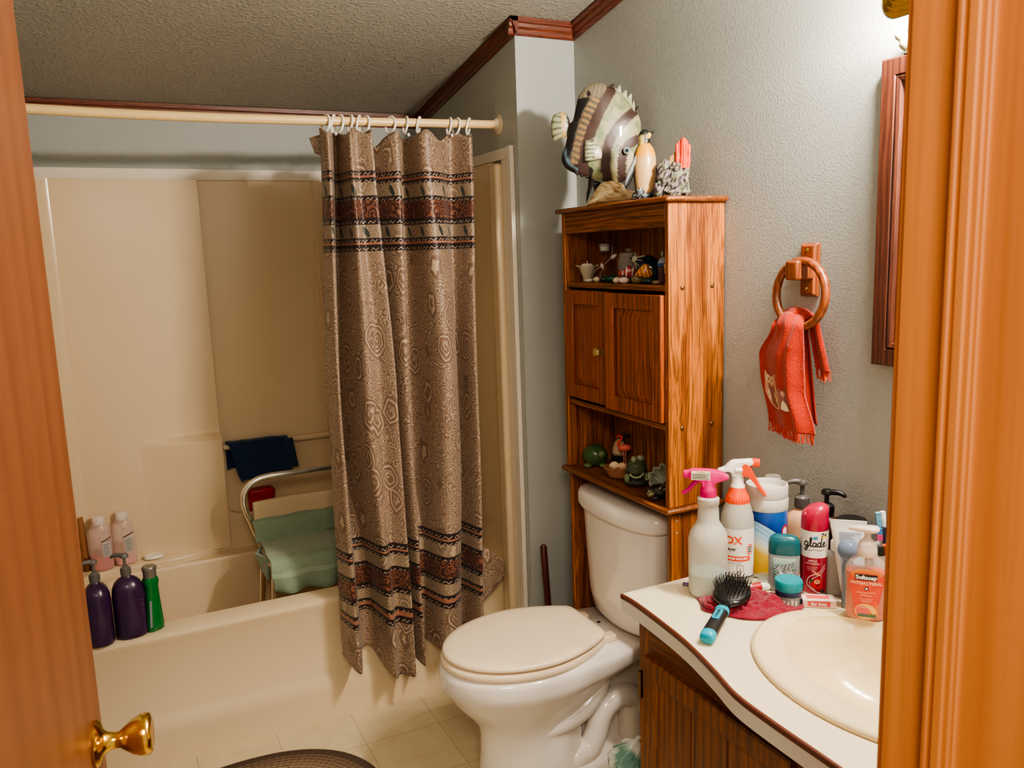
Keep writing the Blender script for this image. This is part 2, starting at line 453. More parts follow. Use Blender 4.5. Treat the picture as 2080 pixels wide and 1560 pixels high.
ev2.box(XA-.006, XA-.0005, -.130, -.055, .0, 1.905).box(XA-.016, XA-.0005, -.146, -.118, .0, 1.9105)
ev2.box(XA-.012, XA-.0005, -.118, .70, 1.872, 1.908)
ev2.build('side_edge_trim', M_fiber_w, bath, bevel=.004, seg=3)
spt = MB(BO)
spt.lathe([(.035, 0), (.036, .006), (.024, .012), (.02, .05), (.021, .10), (.016, .108), (0, .108)], T(XA-.022, .29, .50) @ RY(-PI/2), 24)
spt.build('tub_spout', M_bronze, bath)
vh = MB(BO)
vh.lathe([(.05, 0), (.05, .004), (.018, .010), (.016, .03), (0, .03)], T(XA-.022, .28, .615) @ RY(-PI/2), 24)
vh.build('valve_plate', M_chrome, bath)
MB(BO).box(XA-.065, XA-.05, .262, .30, .56, .635).build('valve_handle', plain('smoky acrylic', (190, 180, 165), .1, trans=.7, var=0), bath, bevel=.004)

# ------------------------------------------------------------------ curtain rod, rings, curtain
rod = thing('shower_curtain_rod', 'cream shower curtain rod across the top of the bath', 'curtain rod', (-.95, -.036, 1.98))
RO = (-.95, -.036, 1.98)
rp = [(-1.676, -.036, 1.982), (-1.4, -.036, 1.9775), (-1.126, -.036, 1.9770), (-.9, -.036, 1.9795), (-.68, -.036, 1.983), (-.45, -.036, 1.987), (-.226, -.036, 1.991)]
MB(RO).tube(rp, .0135, 18, sm=6).build('tube', M_rod, rod)
for x, sx, z in ((XA-.0005, -1, 1.991), (XL+.0005, 1, 1.982)):
    MB(RO).lathe([(0, 0), (.034, 0), (.033, .003), (.024, .007), (.018, .014), (.0155, .018), (0, .018)], T(x, -.036, z) @ RY(sx*PI/2), 28).build('flange', plain('cream flange', (214, 196, 166), .35), rod)
def rodz(x):
    for a, b in zip(rp, rp[1:]):
        if a[0] <= x <= b[0]: return a[2]+(b[2]-a[2])*(x-a[0])/(b[0]-a[0])
    return 1.98
RX_ = [-.808, -.785, -.764, -.731, -.704, -.682, -.600, -.550, -.505, -.399, -.373, -.330]
ordn = ['first', 'second', 'third', 'fourth', 'fifth', 'sixth', 'seventh', 'eighth', 'ninth', 'tenth', 'eleventh', 'twelfth']
ring0 = None
for i, x in enumerate(RX_):
    if ring0 is None:
        b = MB(); n = 28
        b.tube([(.006*sin(2*PI*k/n+.5), .0215*cos(2*PI*k/n), .026*sin(2*PI*k/n)) for k in range(n)], .0036, 8, closed=True)
        b.tube([(.006, -.004, -.026), (.008, -.007, -.034)], .0042, 8)
        ring0 = b.build('curtain_ring', M_white); r_ = ring0
    else:
        r_ = ring0.copy(); COL.objects.link(r_)
    r_.location = (x, -.036, rodz(x)-.0085); r_.rotation_euler = (0, 0, [.5, -.3, .4, .15, -.35, .45, .6, .1, -.4, .05, .3, -.5][i])
    tag(r_, 'white plastic curtain ring, %s of the twelve counted from the free end of the curtain' % ordn[i], 'curtain ring', 'curtain rings on the shower rod')

def curtain_mat():
    t = NT('paisley curtain fabric'); tc = t.n('ShaderNodeTexCoord'); UV = tc.outputs['UV']
    sep = t.n('ShaderNodeSeparateXYZ'); t.link(UV, sep.inputs[0]); u, v = sep.outputs[0], sep.outputs[1]
    nz = t.noise(UV, 14, 2, .5)
    dis = t.n('ShaderNodeVectorMath', operation='MULTIPLY_ADD'); t.link(nz.outputs['Color'], dis.inputs[0]); dis.inputs[1].default_value = (.035, .035, 0); t.link(UV, dis.inputs[2])
    mp = t.n('ShaderNodeMapping'); mp.inputs['Scale'].default_value = (1.45, .9, 1); mp.inputs['Rotation'].default_value = (0, 0, .45); t.link(dis.outputs[0], mp.inputs[0])
    def motif(vec, scale, freq, arms, petals):
        vo = t.vor(vec, scale, rand=.85); df = t.n('ShaderNodeVectorMath', operation='SUBTRACT'); t.link(vec, df.inputs[0]); t.link(vo.outputs['Position'], df.inputs[1])
        sp_ = t.n('ShaderNodeSeparateXYZ'); t.link(df.outputs[0], sp_.inputs[0])
        an = t.math('ARCTAN2', sp_.outputs[1], sp_.outputs[0]); d_ = t.n('ShaderNodeVectorMath', operation='LENGTH'); t.link(df.outputs[0], d_.inputs[0]); d_ = d_.outputs['Value']
        pet = t.math('MULTIPLY', t.math('ABSOLUTE', t.math('SINE', t.math('MULTIPLY', an, petals))), .9)
        w_ = t.math('SINE', t.math('ADD', t.math('ADD', t.math('MULTIPLY', d_, freq), t.math('MULTIPLY', an, arms)), t.math('MULTIPLY', pet, 1.7)))
        return w_, d_, vo
    w1, d1_, o1 = motif(mp.outputs[0], 8.0, 520, 1, 0); w1b, _, _ = motif(mp.outputs[0], 8.0, 470, 0, 2.5)
    w2_, d2_, v2 = motif(dis.outputs[0], 34, 900, 1, 2.5); w3, _, _ = motif(UV, 62, 1500, 0, 2)
    core = t.ramp(d1_, [(.026, (1, 1, 1)), (.029, (0, 0, 0))]); midr = t.ramp(d1_, [(.050, (1, 1, 1)), (.054, (0, 0, 0))])
    fill = t.mix(t.ramp(t.noise(UV, 26, 1).outputs[0], [(.47, (0, 0, 0)), (.53, (1, 1, 1))]), w2_, w3)
    a = t.mix(midr, fill, w1b); a = t.mix(core, a, t.mix(.35, w1, w2_))
    line = t.ramp(a, [(.05, (0, 0, 0)), (.5, (.55, .55, .55)), (.95, (1, 1, 1))])
    tint = t.noise(UV, 6, 2)
    dk = t.mix(tint.outputs[0], srgb(108, 88, 70), srgb(120, 92, 76)); lt = t.mix(tint.outputs[0], srgb(180, 162, 134), srgb(172, 146, 124))
    base = t.mix(line, dk, lt)
    # bands by height
    lo, hi = .2, 1.95
    spans = []
    for top in (1.826, .618):
        d = lambda x: top-x
        k = 1.0 if top > 1 else 1.06
        spans += [(d(.248*k), d(.229*k), 'D'), (d(.229*k), d(.220*k), 'C'), (d(.220*k), d(.206*k), 'D'), (d(.206*k), d(.164*k), 'L'), (d(.164*k), d(.147*k), 'D'),
                  (d(.147*k), d(.091*k), 'R'), (d(.091*k), d(.077*k), 'D'), (d(.077*k), d(.036*k), 'L'), (d(.036*k), d(.024*k), 'D'), (d(.024*k), d(.015*k), 'C'), (d(.015*k), d(0), 'D')]
    spans.sort()
    code = {'D': (1, 0, 0), 'R': (0, 1, 0), 'L': (0, 0, 1), 'C': (1, 1, 0), '.': (0, 0, 0)}
    stops = [(0, code['.'])]; last = 0
    for a_, b_, c_ in spans:
        pa, pb = (a_-lo)/(hi-lo), (b_-lo)/(hi-lo)
        if pa-last > .01 and last: stops.append((last, code['.']))
        stops.append((pa, code[c_])); last = pb
    stops.append((last, code['.']))
    f = t.math('DIVIDE', t.math('SUBTRACT', v, lo), hi-lo)
    msk = t.ramp(f, stops, 'CONSTANT')
    ms = t.n('ShaderNodeSeparateColor'); t.link(msk, ms.inputs[0]); mr, mg, mb_ = ms.outputs
    both = t.math('MULTIPLY', mr, mg)
    # light squiggles in the dark stripes
    cents = [(a_+b_)/2 for a_, b_, c_ in spans if c_ == 'D']
    vs_ = t.math('SUBTRACT', v, t.math('MULTIPLY', t.math('SINE', t.math('MULTIPLY', u, 300)), .0030)); dm = None
    for c_ in cents:
        q = t.math('ABSOLUTE', t.math('SUBTRACT', vs_, c_)); dm = q if dm is None else t.math('MINIMUM', dm, q)
    sq = t.math('MULTIPLY', t.math('LESS_THAN', dm, .0015), t.math('GREATER_THAN', t.math('SINE', t.math('MULTIPLY', u, 150)), -.75))
    dark = t.mix(sq, srgb(34, 20, 20), srgb(176, 156, 132))
    red = t.mix(t.ramp(t.math('SINE', t.math('MULTIPLY', v2.outputs['Distance'], 20)), [(.2, (0, 0, 0)), (.8, (1, 1, 1))]), srgb(66, 34, 26), srgb(130, 82, 60))
    # leaves in the leaf bands
    def leafset(per, cents, shift, hw, hh):
        px = t.math('MULTIPLY', t.math('SUBTRACT', t.math('FRACT', t.math('ADD', t.math('DIVIDE', u, per), shift)), .5), per)
        d = None
        for c_ in cents:
            q = t.math('ABSOLUTE', t.math('SUBTRACT', v, c_)); d = q if d is None else t.math('MINIMUM', d, q)
        wx = t.math('DIVIDE', t.math('ADD', px, t.math('MULTIPLY', t.math('SUBTRACT', v, cents[0]), .5)), hw); wy = t.math('DIVIDE', d, hh)
        e = t.math('ADD', t.math('MULTIPLY', wx, wx), t.math('MULTIPLY', wy, wy))
        return t.math('LESS_THAN', e, 1.0), wx
    c1 = [1.769, .558]; c2 = [1.641, .422]
    L1, w1 = leafset(.128, c1, .15, .0115, .0175); L2, w2 = leafset(.098, c2, .55, .0110, .0170)
    leaf = t.math('MAXIMUM', L1, L2)
    vein = t.ramp(t.math('SINE', t.math('ADD', t.math('MULTIPLY', v, 900), t.math('MULTIPLY', t.math('ABSOLUTE', w1), 5))), [(.6, (0, 0, 0)), (.9, (1, 1, 1))])
    lc = t.mix(vein, srgb(38, 46, 42), srgb(74, 82, 70))
    lband = t.mix(leaf, t.mix(.3, base, srgb(150, 136, 112)), lc)
    c = t.mix(mb_, base, lband)
    c = t.mix(mg, c, red); c = t.mix(mr, c, dark); c = t.mix(both, c, srgb(150, 100, 78))
    t.set(Base_Color=c, Roughness=.48, Sheen_Weight=.15, Specular_IOR_Level=.4)
    t.bump(line, .12, .001)
    return t.m
M_curt = curtain_mat()
#        x top   x mid   x low   y      hem z
CP = [(-.831, -.866, -.873, -.040, .250), (-.816, -.842, -.834, -.118, .205), (-.770, -.800, -.776, .052, .240), (-.753, -.752, -.722, -.104, .158),
      (-.725, -.702, -.690, -.088, .150), (-.684, -.660, -.650, -.128, .156), (-.668, -.668, -.654, .020, .21), (-.602, -.618, -.612, -.118, .172),
      (-.552, -.552, -.584, .056, .215), (-.514, -.492, -.529, -.112, .205), (-.457, -.432, -.462, -.086, .215), (-.393, -.400, -.426, .000, .235),
      (-.353, -.374, -.392, -.112, .25), (-.325, -.346, -.359, -.040, .265)]
def curt(i0, s):
    """point on the cloth: i0 in 0..1 across, s 0 (rod) .. 1 (hem)"""
    z = 1.948-s*(1.948-.2)
    def at(c):
        if z > 1.1: k = (1.948-z)/(.848); k = k*k*(3-2*k); return c[0]*(1-k)+c[1]*k
        k = (1.1-z)/.9; k = k*k*(3-2*k); return c[1]*(1-k)+c[2]*k
    n = len(CP)-1; q = i0*n; i = min(int(q), n-1); f = q-i
    def P(j):
        c = CP[max(0, min(n, j))]
        amp = .62+.38*min(1, s*2.2)
        return Vector((at(c), -.060+(c[3]+.060)*amp-.012*s, c[4]))
    a = .5*((2*P(i))+(P(i+1)-P(i-1))*f+(2*P(i-1)-5*P(i)+4*P(i+1)-P(i+2))*f*f+(3*P(i)-P(i-1)-3*P(i+1)+P(i+2))*f**3)
    zz = z if s < .86 else z+(a.z-.2)*((s-.86)/.14)
    zz += .010*(1-s)**14*cos(i0*44)
    zz -= .030*math.exp(-((a.x+.652)/.016)**2)*(1-s)**12+.010*math.exp(-((a.x+.45)/.03)**2)*(1-s)**14
    a.x += .003*noise.noise(Vector((i0*9, s*5, 1))); a.y += .006*noise.noise(Vector((i0*11, s*4, 3)))
    k = max(0, min(1, (zz-.47)/.45)); ymax = -.008+.075*k*k*(3-2*k)
    return Vector((a.x, min(a.y, ymax), zz))
NU, NV = 208, 110
arc = [0]
for i in range(NU): arc.append(arc[-1]+((curt((i+1)/NU, .5)-curt(i/NU, .5)).length))
sc_ = thing('shower_curtain', 'brown paisley shower curtain with dark leaf bands, bunched to one side', 'curtain', (-.6, -.06, 0))
cb = MB((-.6, -.06, 0))
cb.grid(lambda a, b: curt(a, b), NU, NV, 0, lambda a, b: (arc[round(a*NU)], curt(a, b).z if b < .86 else 1.948-b*1.748))
cb.build('curtain_cloth', M_curt, sc_, smooth=180, solid=.0015)
fl = MB((-.6, -.06, 0))
def flap(a, b):
    tl, tr, br_, bl = Vector((-.362, -.075, .520)), Vector((-.262, -.040, .440)), Vector((-.262, -.044, .405)), Vector((-.362, -.075, .318))
    p = (tl*(1-a)+tr*a)*(1-b)+(bl*(1-a)+br_*a)*b
    p.z += .022*sin(PI*a)*(1-b)-.01*sin(PI*a)*b; p.y += .012*sin(3*a+1)
    return p
fl.grid(flap, 14, 12, 0, lambda a, b: (2.2+a*.11, 1.25-b*.17))
fl.build('corner_flap', M_curt, sc_, smooth=180, solid=.0015)
f2 = MB((-.6, -.06, 0))
f2.grid(lambda a, b: Vector((-.808-.052*a+.014*b, -.048+.02*a, 1.945-.016*a-(.09-.046*a)*b)), 8, 6, 0, lambda a, b: (2.6+a*.08, 1.4-b*.08))
f2.build('corner_flap', M_curt, sc_, smooth=180, solid=.0015)

# ------------------------------------------------------------------ bath chair, towels, washcloth
M_tube = plain('brushed alloy tube', (246, 244, 240), .24, 1, var=0)
M_beige = plain('beige chair plastic', (206, 184, 150), .45, var=.02)
ch = thing('bath_chair', 'metal framed bath chair with beige backrest standing in the tub', 'chair', (-.88, .34, .096)); CO = (-.88, .34, .096)
MB(CO).tube([(-1.045, .45, .53), (-1.066, .44, .60), (-1.088, .43, .675), (-1.078, .425, .735), (-1.02, .42, .772), (-.88, .42, .774), (-.74, .42, .772), (-.682, .425, .735), (-.672, .43, .675), (-.69, .44, .60), (-.71, .45, .53)], .0115, 12, sm=6).build('back_frame', M_tube, ch)
bp = MB(CO)
bp.grid(lambda a, b: Vector((-1.058+.35*a, .432+.018*sin(PI*a), .55+.131*b)), 12, 4)
bp.build('backrest', M_beige, ch, solid=.02, bevel=.006, smooth=60)
MB(CO).box(-1.05, -.70, .21, .47, .495, .517).build('seat', M_beige, ch, bevel=.01, seg=3)
for lx, ly, ex, ey in ((-1.03, .225, -1.062, .175), (-.72, .225, -.69, .175), (-1.03, .455, -1.06, .49), (-.72, .455, -.69, .49)):
    lgm = MB(CO).tube([(lx, ly, .50), ((lx+ex)/2, (ly+ey)/2, .31), (ex, ey, .125)], .011, 10).build('leg', M_tube, ch)
    MB(CO).lathe([(.012, .16), (.0135, .155), (.0145, .10), (.017, .0965), (0, .0965)], T(ex, ey, 0), 14).build('rubber_foot', plain('grey rubber', (140, 132, 120), .7), lgm)

M_green = terry('sage green towelling', (146, 164, 140), .72, 420, .5)
def drape(name, label, prof, x0, x1, th, amp, seed, flare=0):
    t = thing(name, label, 'towel', (-.88, .34, .5))
    P = spline([Vector((0, y, z)) for y, z in prof], 6)
    m = len(P)-1
    def fn(a, b):
        k = min(m, round(b*m)); p = P[k]
        x = x0+(x1-x0)*a + flare*(b**2)*(a-.5)
        nn = noise.noise(Vector((a*5+seed, b*3, seed)))
        edge = max(0, b-.55)
        return Vector((x+.012*noise.noise(Vector((b*4, seed, 0))), p.y-amp*edge*2.2*sin(a*17+seed)*.5+.012*nn*edge, p.z+.005*nn+.02*edge*noise.noise(Vector((a*3, seed, 5)))))
    b = MB((-.88, .34, .5)); b.grid(fn, 60, m)
    b.build('towel_cloth', M_green, t, solid=th, smooth=180)
    return t, P, fn
drape('towel', 'sage green towel hung over the backrest of the bath chair', [(.462, .55), (.462, .58), (.452, .606), (.428, .613), (.408, .600), (.404, .57), (.40, .535)], -1.062, -.70, .008, 0, 2)
tw, P_, fn_ = drape('towel', 'sage green towel spread over the bath chair seat with its front edge hanging down', [(.425, .535), (.36, .532), (.26, .534), (.205, .534), (.178, .522), (.168, .49), (.166, .455), (.168, .43), (.175, .415)], -1.052, -.69, .012, .05, 5, -.03)
b = MB((-.88, .34, .5)); b.grid(lambda a, c: fn_(a, .62+.06*c)+Vector((0, -.0075, .003)), 60, 3)
b.build('woven_border', terry('flat woven border', (156, 172, 148), .85, 300, .2), tw, smooth=180)
t3 = thing('towel', 'corner of a sage green towel hanging off the left side of the bath chair', 'towel', (-1.06, .25, .5))
b = MB((-1.06, .25, .5))
b.grid(lambda a, c: Vector((-1.048-.030*(1-abs(2*a-1))*(1-.4*c)-.004*c+.02*a*c, .235+.16*a, .530-.085*c*(1-.45*a)-.01*a)), 16, 14)
b.build('towel_cloth', M_green, t3, solid=.008, smooth=180)
# navy washcloth folded over the moulded bar
wc = thing('washcloth', 'navy blue washcloth draped over the moulded bar in the tub wall', 'washcloth', (-.98, .67, .85))
b = MB((-.98, .67, .85))
def navy(a, c):
    x = -1.108+.235*a
    pr = [(.694, .755), (.697, .81), (.694, .858), (.682, .866), (.664, .858), (.659, .80), (.652, .74), (.648, .712)]
    k = c*7; i = min(6, int(k)); f = k-i
    y = pr[i][0]*(1-f)+pr[i+1][0]*f; z = pr[i][1]*(1-f)+pr[i+1][1]*f
    s = max(0, c-.45)
    return Vector((x+.05*s*(1-a)*1.6+.012*a*s, y-.006*sin(a*9)*s-.008*(abs(a-.5) > .44), z+.03*a*s+.004*noise.noise(Vector((a*6, c*4, 0)))))
b.grid(navy, 30, 28)
b.build('washcloth_cloth', terry('navy towelling', (38, 58, 88), .6, 500, .5), wc, solid=.007, smooth=180)
b = MB((-.98, .67, .85)); b.grid(lambda a, c: Vector((-.884+.03*a+.016*c, .648+.01*a, .858-.12*c)), 6, 10)
b.build('folded_edge', terry('navy towelling edge', (42, 64, 96), .6, 500, .5), wc, solid=.008, smooth=180)
rs = thing('soap_box', 'small red plastic soap box on the ledge behind the bath chair', 'soap box', (-.985, .685, .576))
b = MB((-.985, .685, .576)); b.loft([[(x, y, z) for x, y in rrect(-1.04+e, -.938-e, .662+e*.4, .700, .012)] for z, e in ((.577, .004), (.581, 0), (.635, 0))]); b.build('box_base', plain('red plastic', (170, 18, 28), .3), rs)
b = MB((-.985, .685, .576)); b.loft([[(x, y, z) for x, y in rrect(-1.043+e, -.935-e, .660+e*.4, .702, .012)] for z, e in ((.636, 0), (.652, 0), (.662, .006), (.665, .014))]); b.build('lid', plain('red plastic', (170, 18, 28), .3), rs)

# ------------------------------------------------------------------ bottles on the bath
M_purple = plain('dark purple plastic', (52, 26, 62), .28, var=.03, coat=.2)
M_pgrey = plain('pump grey', (98, 94, 90), .4)
def pump(parent, z, head_dir, m, r=.014, stem=.0045, L=.036, s=1.0):
    b = MB().lathe([(r, 0), (r*1.06, .004), (r*1.04, .024), (r*.8, .027), (r*.55, .03), (0, .03)], T(0, 0, z), 20)
    for k in range(18):
        a = 2*PI*k/18; b.box(-.0006, .0006, r*1.0, r*1.1, .005, .022, 0, T(0, 0, z) @ RZ(a))
    b.build('pump_collar', m, parent)
    b = MB().lathe([(stem, 0), (stem, .03*s)], T(0, 0, z+.028), 12)
    b.lathe([(stem, 0), (.012, .004), (.0125, .010), (.009, .015), (0, .016)], T(0, 0, z+.054*s), 18)
    M = T(0, 0, z+.064*s) @ RZ(head_dir)
    b.tube([M @ Vector((0, 0, 0)), M @ Vector((0, -L*.6, .002)), M @ Vector((0, -L, -.002)), M @ Vector((0, -L-.003, -.007))], lambda t: .0075-.0035*t, 10, sm=3)
    b.build('pump_head', m, parent)
def purple(label, x, y, turn):
    t = thing('pump_bottle', label, 'bottle', (x, y, ZR), facing(x, y)+turn, 'purple pump bottles on the bath rim')
    MB().lathe([(.040, 0), (.045, .003), (.0465, .012), (.0465, .13), (.044, .155), (.037, .172), (.026, .184), (.0145, .190), (.0135, .196), (0, .196)], None, 36, squ=2.4, sy=.82).build('bottle_body', M_purple, t, smooth=60)
    b = MB()
    for k, zz in enumerate((.075, .082, .089, .10, .107, .118)):
        b.tube([(.030+.002*sin(k), -.0345, zz), (.034, -.0315, zz+.001), (.039, -.0275, zz)], .0006, 5)
    b.build('label_print', plain('faint gold print', (120, 92, 84), .4), t)
    pump(t, .193, 0, M_pgrey)
    return t
p1 = purple('dark purple pump bottle half hidden by the door edge, leftmost on the bath rim', -1.581, .036, 1.57)
p2 = purple('dark purple pump bottle between its twin and the green bottle on the bath rim', -1.496, .044, 0)
for tt, a in ((p1, -2.9), (p2, -2.0)):
    for c in tt.children:
        if c.name.startswith('pump_head'): c.rotation_euler = (0, 0, a)
gb = thing('shampoo_bottle', 'green shampoo bottle with grey cap on the bath rim', 'bottle', (-1.431, .046, ZR), facing(-1.431, .046)+.5, None)
rg = []
for z, wx, wy in ((0, .022, .015), (.004, .0265, .018), (.02, .027, .0185), (.05, .0245, .0185), (.11, .0205, .018), (.145, .0195, .0185), (.158, .0225, .020), (.168, .0215, .0195), (.176, .017, .017)):
    rg.append([(wx*cos(a)*max(1, min(1.12, 1/(abs(cos(a))**4+abs(sin(a))**4)**.25)), wy*sin(a)*min(1.12, 1/(abs(cos(a))**4+abs(sin(a))**4)**.25), z) for a in [2*PI*k/32 for k in range(32)]])
MB().loft(rg).build('bottle_body', plain('bright green plastic', (0, 104, 44), .22, var=.02, coat=.3), gb, smooth=50)
MB().lathe([(.0175, .172), (.0195, .174), (.0195, .192), (.0215, .198), (.0215, .206), (.019, .209), (0, .2095)], None, 28).build('cap', plain('silver grey cap', (128, 122, 112), .32, .5), gb)
b = MB(); b.grid(lambda a, c: (-.0245+.006*a+.006*c, -.0165-.0025*a, .018+.085*c), 4, 6); b.build('back_label', plain('grey label', (120, 128, 130), .5), gb, smooth=180)
M_clearp = plain('clear pinkish bottle', (236, 208, 200), .2, alpha=.40, var=0)
def pinkb(label, x, y, liquid, lz, lab, h):
    t = thing('body_wash_bottle', label, 'bottle', (x, y, .461), facing(x, y), 'clear bottles in the tub corner')
    MB().lathe([(.033, 0), (.0375, .003), (.0388, .01), (.0388, .135), (.036, .155), (.027, .170), (.0205, .178)], None, 32, sy=.75, cap1=False).build('bottle_body', M_clearp, t, smooth=60)
    MB().lathe([(.0215, .172), (.022, .174), (.022, .197), (.020, .2), (0, .2)], None, 26).build('cap', plain('frosted cap', (236, 222, 214), .35, alpha=.75, var=0), t)
    MB().lathe([(.032, .003), (.0365, .006), (.0377, .012), (.0377, lz), (0, lz)], None, 30, sy=.74).build('liquid', liquid, t)
    b = MB()
    f = lambda s, z: (.0394*sin(s), -.0297*cos(s), z)
    b.grid(lambda a, c: f(lab+.75*(a-.5)*1.2, .052+.055*c), 8, 6)
    b.grid(lambda a, c: tuple(Vector(f(lab+1.0*(a-.5), .107+.012*a+.004*c))*1.01), 8, 1, 1)
    for k in range(6):
        b.grid(lambda a, c, k=k: tuple(Vector((f(lab-.36+.72*a*(.7+.3*sin(k*3)), .058+.0075*k+.003*c)))*1.008), 6, 1, 2)
    b.build('label', [plain('pale grey label', (182, 174, 166), .5), M_ink, M_grey_ink], t, smooth=180)
    return t
pinkb('clear bottle with red liquid in its base, in the left tub corner', -1.576, .632, plain('red liquid', (196, 48, 64), .2, var=0), .052, .55, .2)
pinkb('clear bottle holding a little pale pink liquid, beside the white lid on the tub ledge', -1.499, .650, plain('pale pink liquid', (226, 160, 156), .2, var=0), .024, .45, .2)
bs = thing('bath_brush', 'brown wooden bath brush handle upright in the tub corner behind the clear bottles', 'brush', (-1.630, .645, .461))
b = MB(); b.tube([(0, 0, 0), (-.002, .006, .10), (-.006, .014, .20)], lambda t: .011+.002*sin(t*3), 12, sm=4); b.build('handle', plain('brown brush wood', (146, 98, 62), .5), bs)
b = MB(); b.tube([(.0, 0, .0), (.004, -.002, .05)], .0125, 12); b.build('grip_sleeve', plain('dark brush sleeve', (104, 58, 34), .5), bs)
sp = thing('jar_lid', 'white round lid lying on the lower tub ledge', 'lid', (-1.405, .650, .461))
MB().lathe([(.030, 0), (.034, .002), (.0345, .010), (.032, .013), (.028, .0115), (0, .011)], RX(-.12), 30, sy=.8).build('lid_disc', M_white, sp)

# ------------------------------------------------------------------ toilet
TY = -.605
to = thing('toilet', 'white two piece toilet with closed lid below the oak cabinet', 'toilet', (-.35, TY, 0)); TO = (-.35, TY, 0)
def egg(fx, hw, cx, bx, bw, pw=1.8, n=30, r=.03):
    """plan outline: half ellipse to the front (-x), tapering back to a straight end"""
    pts = []
    for k in range(n+1):
        a = -PI/2+PI*k/n
        pts.append((cx-(cx-fx)*cos(a), TY+hw*sin(a)))
    m = 14
    side = []
    for k in range(1, m+1):
        s = k/m; side.append((cx+(bx-cx)*s, hw-(hw-bw)*s**pw))
    # round the back corner
    last = side.pop(); px, pyy = side[-1]
    q = [(px*(1-t)**2+2*t*(1-t)*last[0]+t*t*last[0], pyy*(1-t)**2+2*t*(1-t)*last[1]+t*t*(last[1]-r)) for t in (.33, .66, 1)]
    side += q
    up = [(x, TY+y) for x, y in side]; dn = [(x, TY-y) for x, y in reversed(side)]
    return pts+up+dn
R3 = lambda o, z: [(x, y, z) for x, y in o]
bw = MB(TO)
bw.loft([R3(egg(-.628, .122, -.46, -.30, .10), .0), R3(egg(-.622, .116, -.46, -.31, .09), .03), R3(egg(-.612, .108, -.46, -.32, .08), .12), R3(egg(-.612, .106, -.46, -.32, .08), .18),
         R3(egg(-.622, .112, -.46, -.31, .08), .215), R3(egg(-.645, .128, -.46, -.30, .09), .245), R3(egg(-.672, .148, -.46, -.27, .10), .275), R3(egg(-.697, .166, -.46, -.24, .11), .308),
         R3(egg(-.711, .178, -.46, -.20, .115), .332), R3(egg(-.722, .188, -.46, -.13, .118), .347), R3(egg(-.727, .192, -.46, -.08, .12), .365), R3(egg(-.727, .192, -.46, -.05, .12), .392), R3(egg(-.724, .189, -.46, -.04, .12), .404), R3(egg(-.714, .180, -.46, -.04, .115), .411)])
bw.build('bowl', M_porc, to, smooth=70)
fb = MB(TO)
fb.loft([R3(egg(-.62, .118, -.42, -.06, .115), 0), R3(egg(-.60, .112, -.42, -.06, .11), .045), R3(egg(-.58, .09, -.42, -.07, .09), .06)])
fb.loft([[(-.40, TY-w, z) for w, z in ((.03, .05), (.05, .20))]+[(-.40, TY+.05, .20), (-.40, TY+.03, .05)], [(-.08, TY-.03, .05), (-.08, TY-.05, .33), (-.08, TY+.05, .33), (-.08, TY+.03, .05)]])
fb.build('foot', M_porc, to, bevel=.01, seg=3, smooth=60)
for sd in (-1, 1):
    tp = MB(TO)
    yy = lambda q: TY+sd*q
    tp.tube([(-.40, yy(.05), .03), (-.345, yy(.068), .065), (-.295, yy(.072), .085), (-.270, yy(.072), .125), (-.252, yy(.070), .172), (-.220, yy(.068), .205), (-.170, yy(.064), .212), (-.120, yy(.058), .185), (-.10, yy(.05), .13)], lambda t: .040-.004*sin(t*PI), 18, sm=6)
    tp.tube([(-.135, yy(.045), .20), (-.125, yy(.05), .10), (-.12, yy(.052), .0)], .043, 16, sm=4)
    tp.build('trapway', M_porc, to, smooth=80)
    rb = MB(TO)
    rb.tube([(-.50, TY+sd*.070, .185), (-.42, TY+sd*.083, .195), (-.34, TY+sd*.088, .215), (-.28, TY+sd*.086, .26), (-.24, TY+sd*.080, .33)], .030, 14, sm=5)
    rb.build('bowl_rib', M_porc, to, smooth=80)
MB(TO).loft([R3(egg(-.716, .183, -.465, -.245, .095), .414), R3(egg(-.720, .187, -.465, -.243, .098), .419), R3(egg(-.720, .187, -.465, -.243, .098), .430), R3(egg(-.715, .183, -.465, -.246, .095), .4355)]).build('seat', M_seat, to, smooth=50)
MB(TO).loft([R3(egg(-.708, .178, -.465, -.250, .100), .4395), R3(egg(-.714, .183, -.465, -.246, .104), .443), R3(egg(-.714, .183, -.465, -.246, .104), .4505), R3(egg(-.708, .178, -.465, -.25, .101), .4565), R3(egg(-.69, .162, -.465, -.268, .085), .4595), R3(egg(-.60, .10, -.465, -.34, .04), .462)]).build('lid', M_seat, to, smooth=60)
for sd in (-.078, .078):
    MB(TO).box(-.247, -.205, TY+sd-.016, TY+sd+.016, .411, .432).build('seat_hinge', M_seat, to, bevel=.004)
MB(TO).lathe([(.006, 0), (.006, .0015), (0, .002)], T(-.185, -.567, .4105), 12).build('bolt_cap', M_dark, to)
def tank_ring(fx, bx, hw, z, nexp=5.0, bow=.035, n=64):
    cx = (fx+bx)/2; h = (bx-fx)/2; out = []
    for k in range(n):
        a = 2*PI*k/n; ca, sa = cos(a), sin(a)
        e = 1/(abs(ca)**nexp+abs(sa)**nexp)**(1/nexp)
        x = cx+h*ca*e; y = hw*sa*e
        if ca < 0: x += bow*(y/hw)**2*(-ca*e)
        out.append((x, TKY+y, z))
    return out
TKY = -.628
tk = MB(TO)
tk.loft([tank_ring(-.15, -.05, .10, .418), tank_ring(-.168, -.035, .142, .424), tank_ring(-.184, -.025, .170, .445), tank_ring(-.190, -.022, .180, .49), tank_ring(-.196, -.020, .192, .64), tank_ring(-.200, -.018, .201, .772)])
tk.build('tank', M_porc, to, smooth=60)
tl = MB(TO)
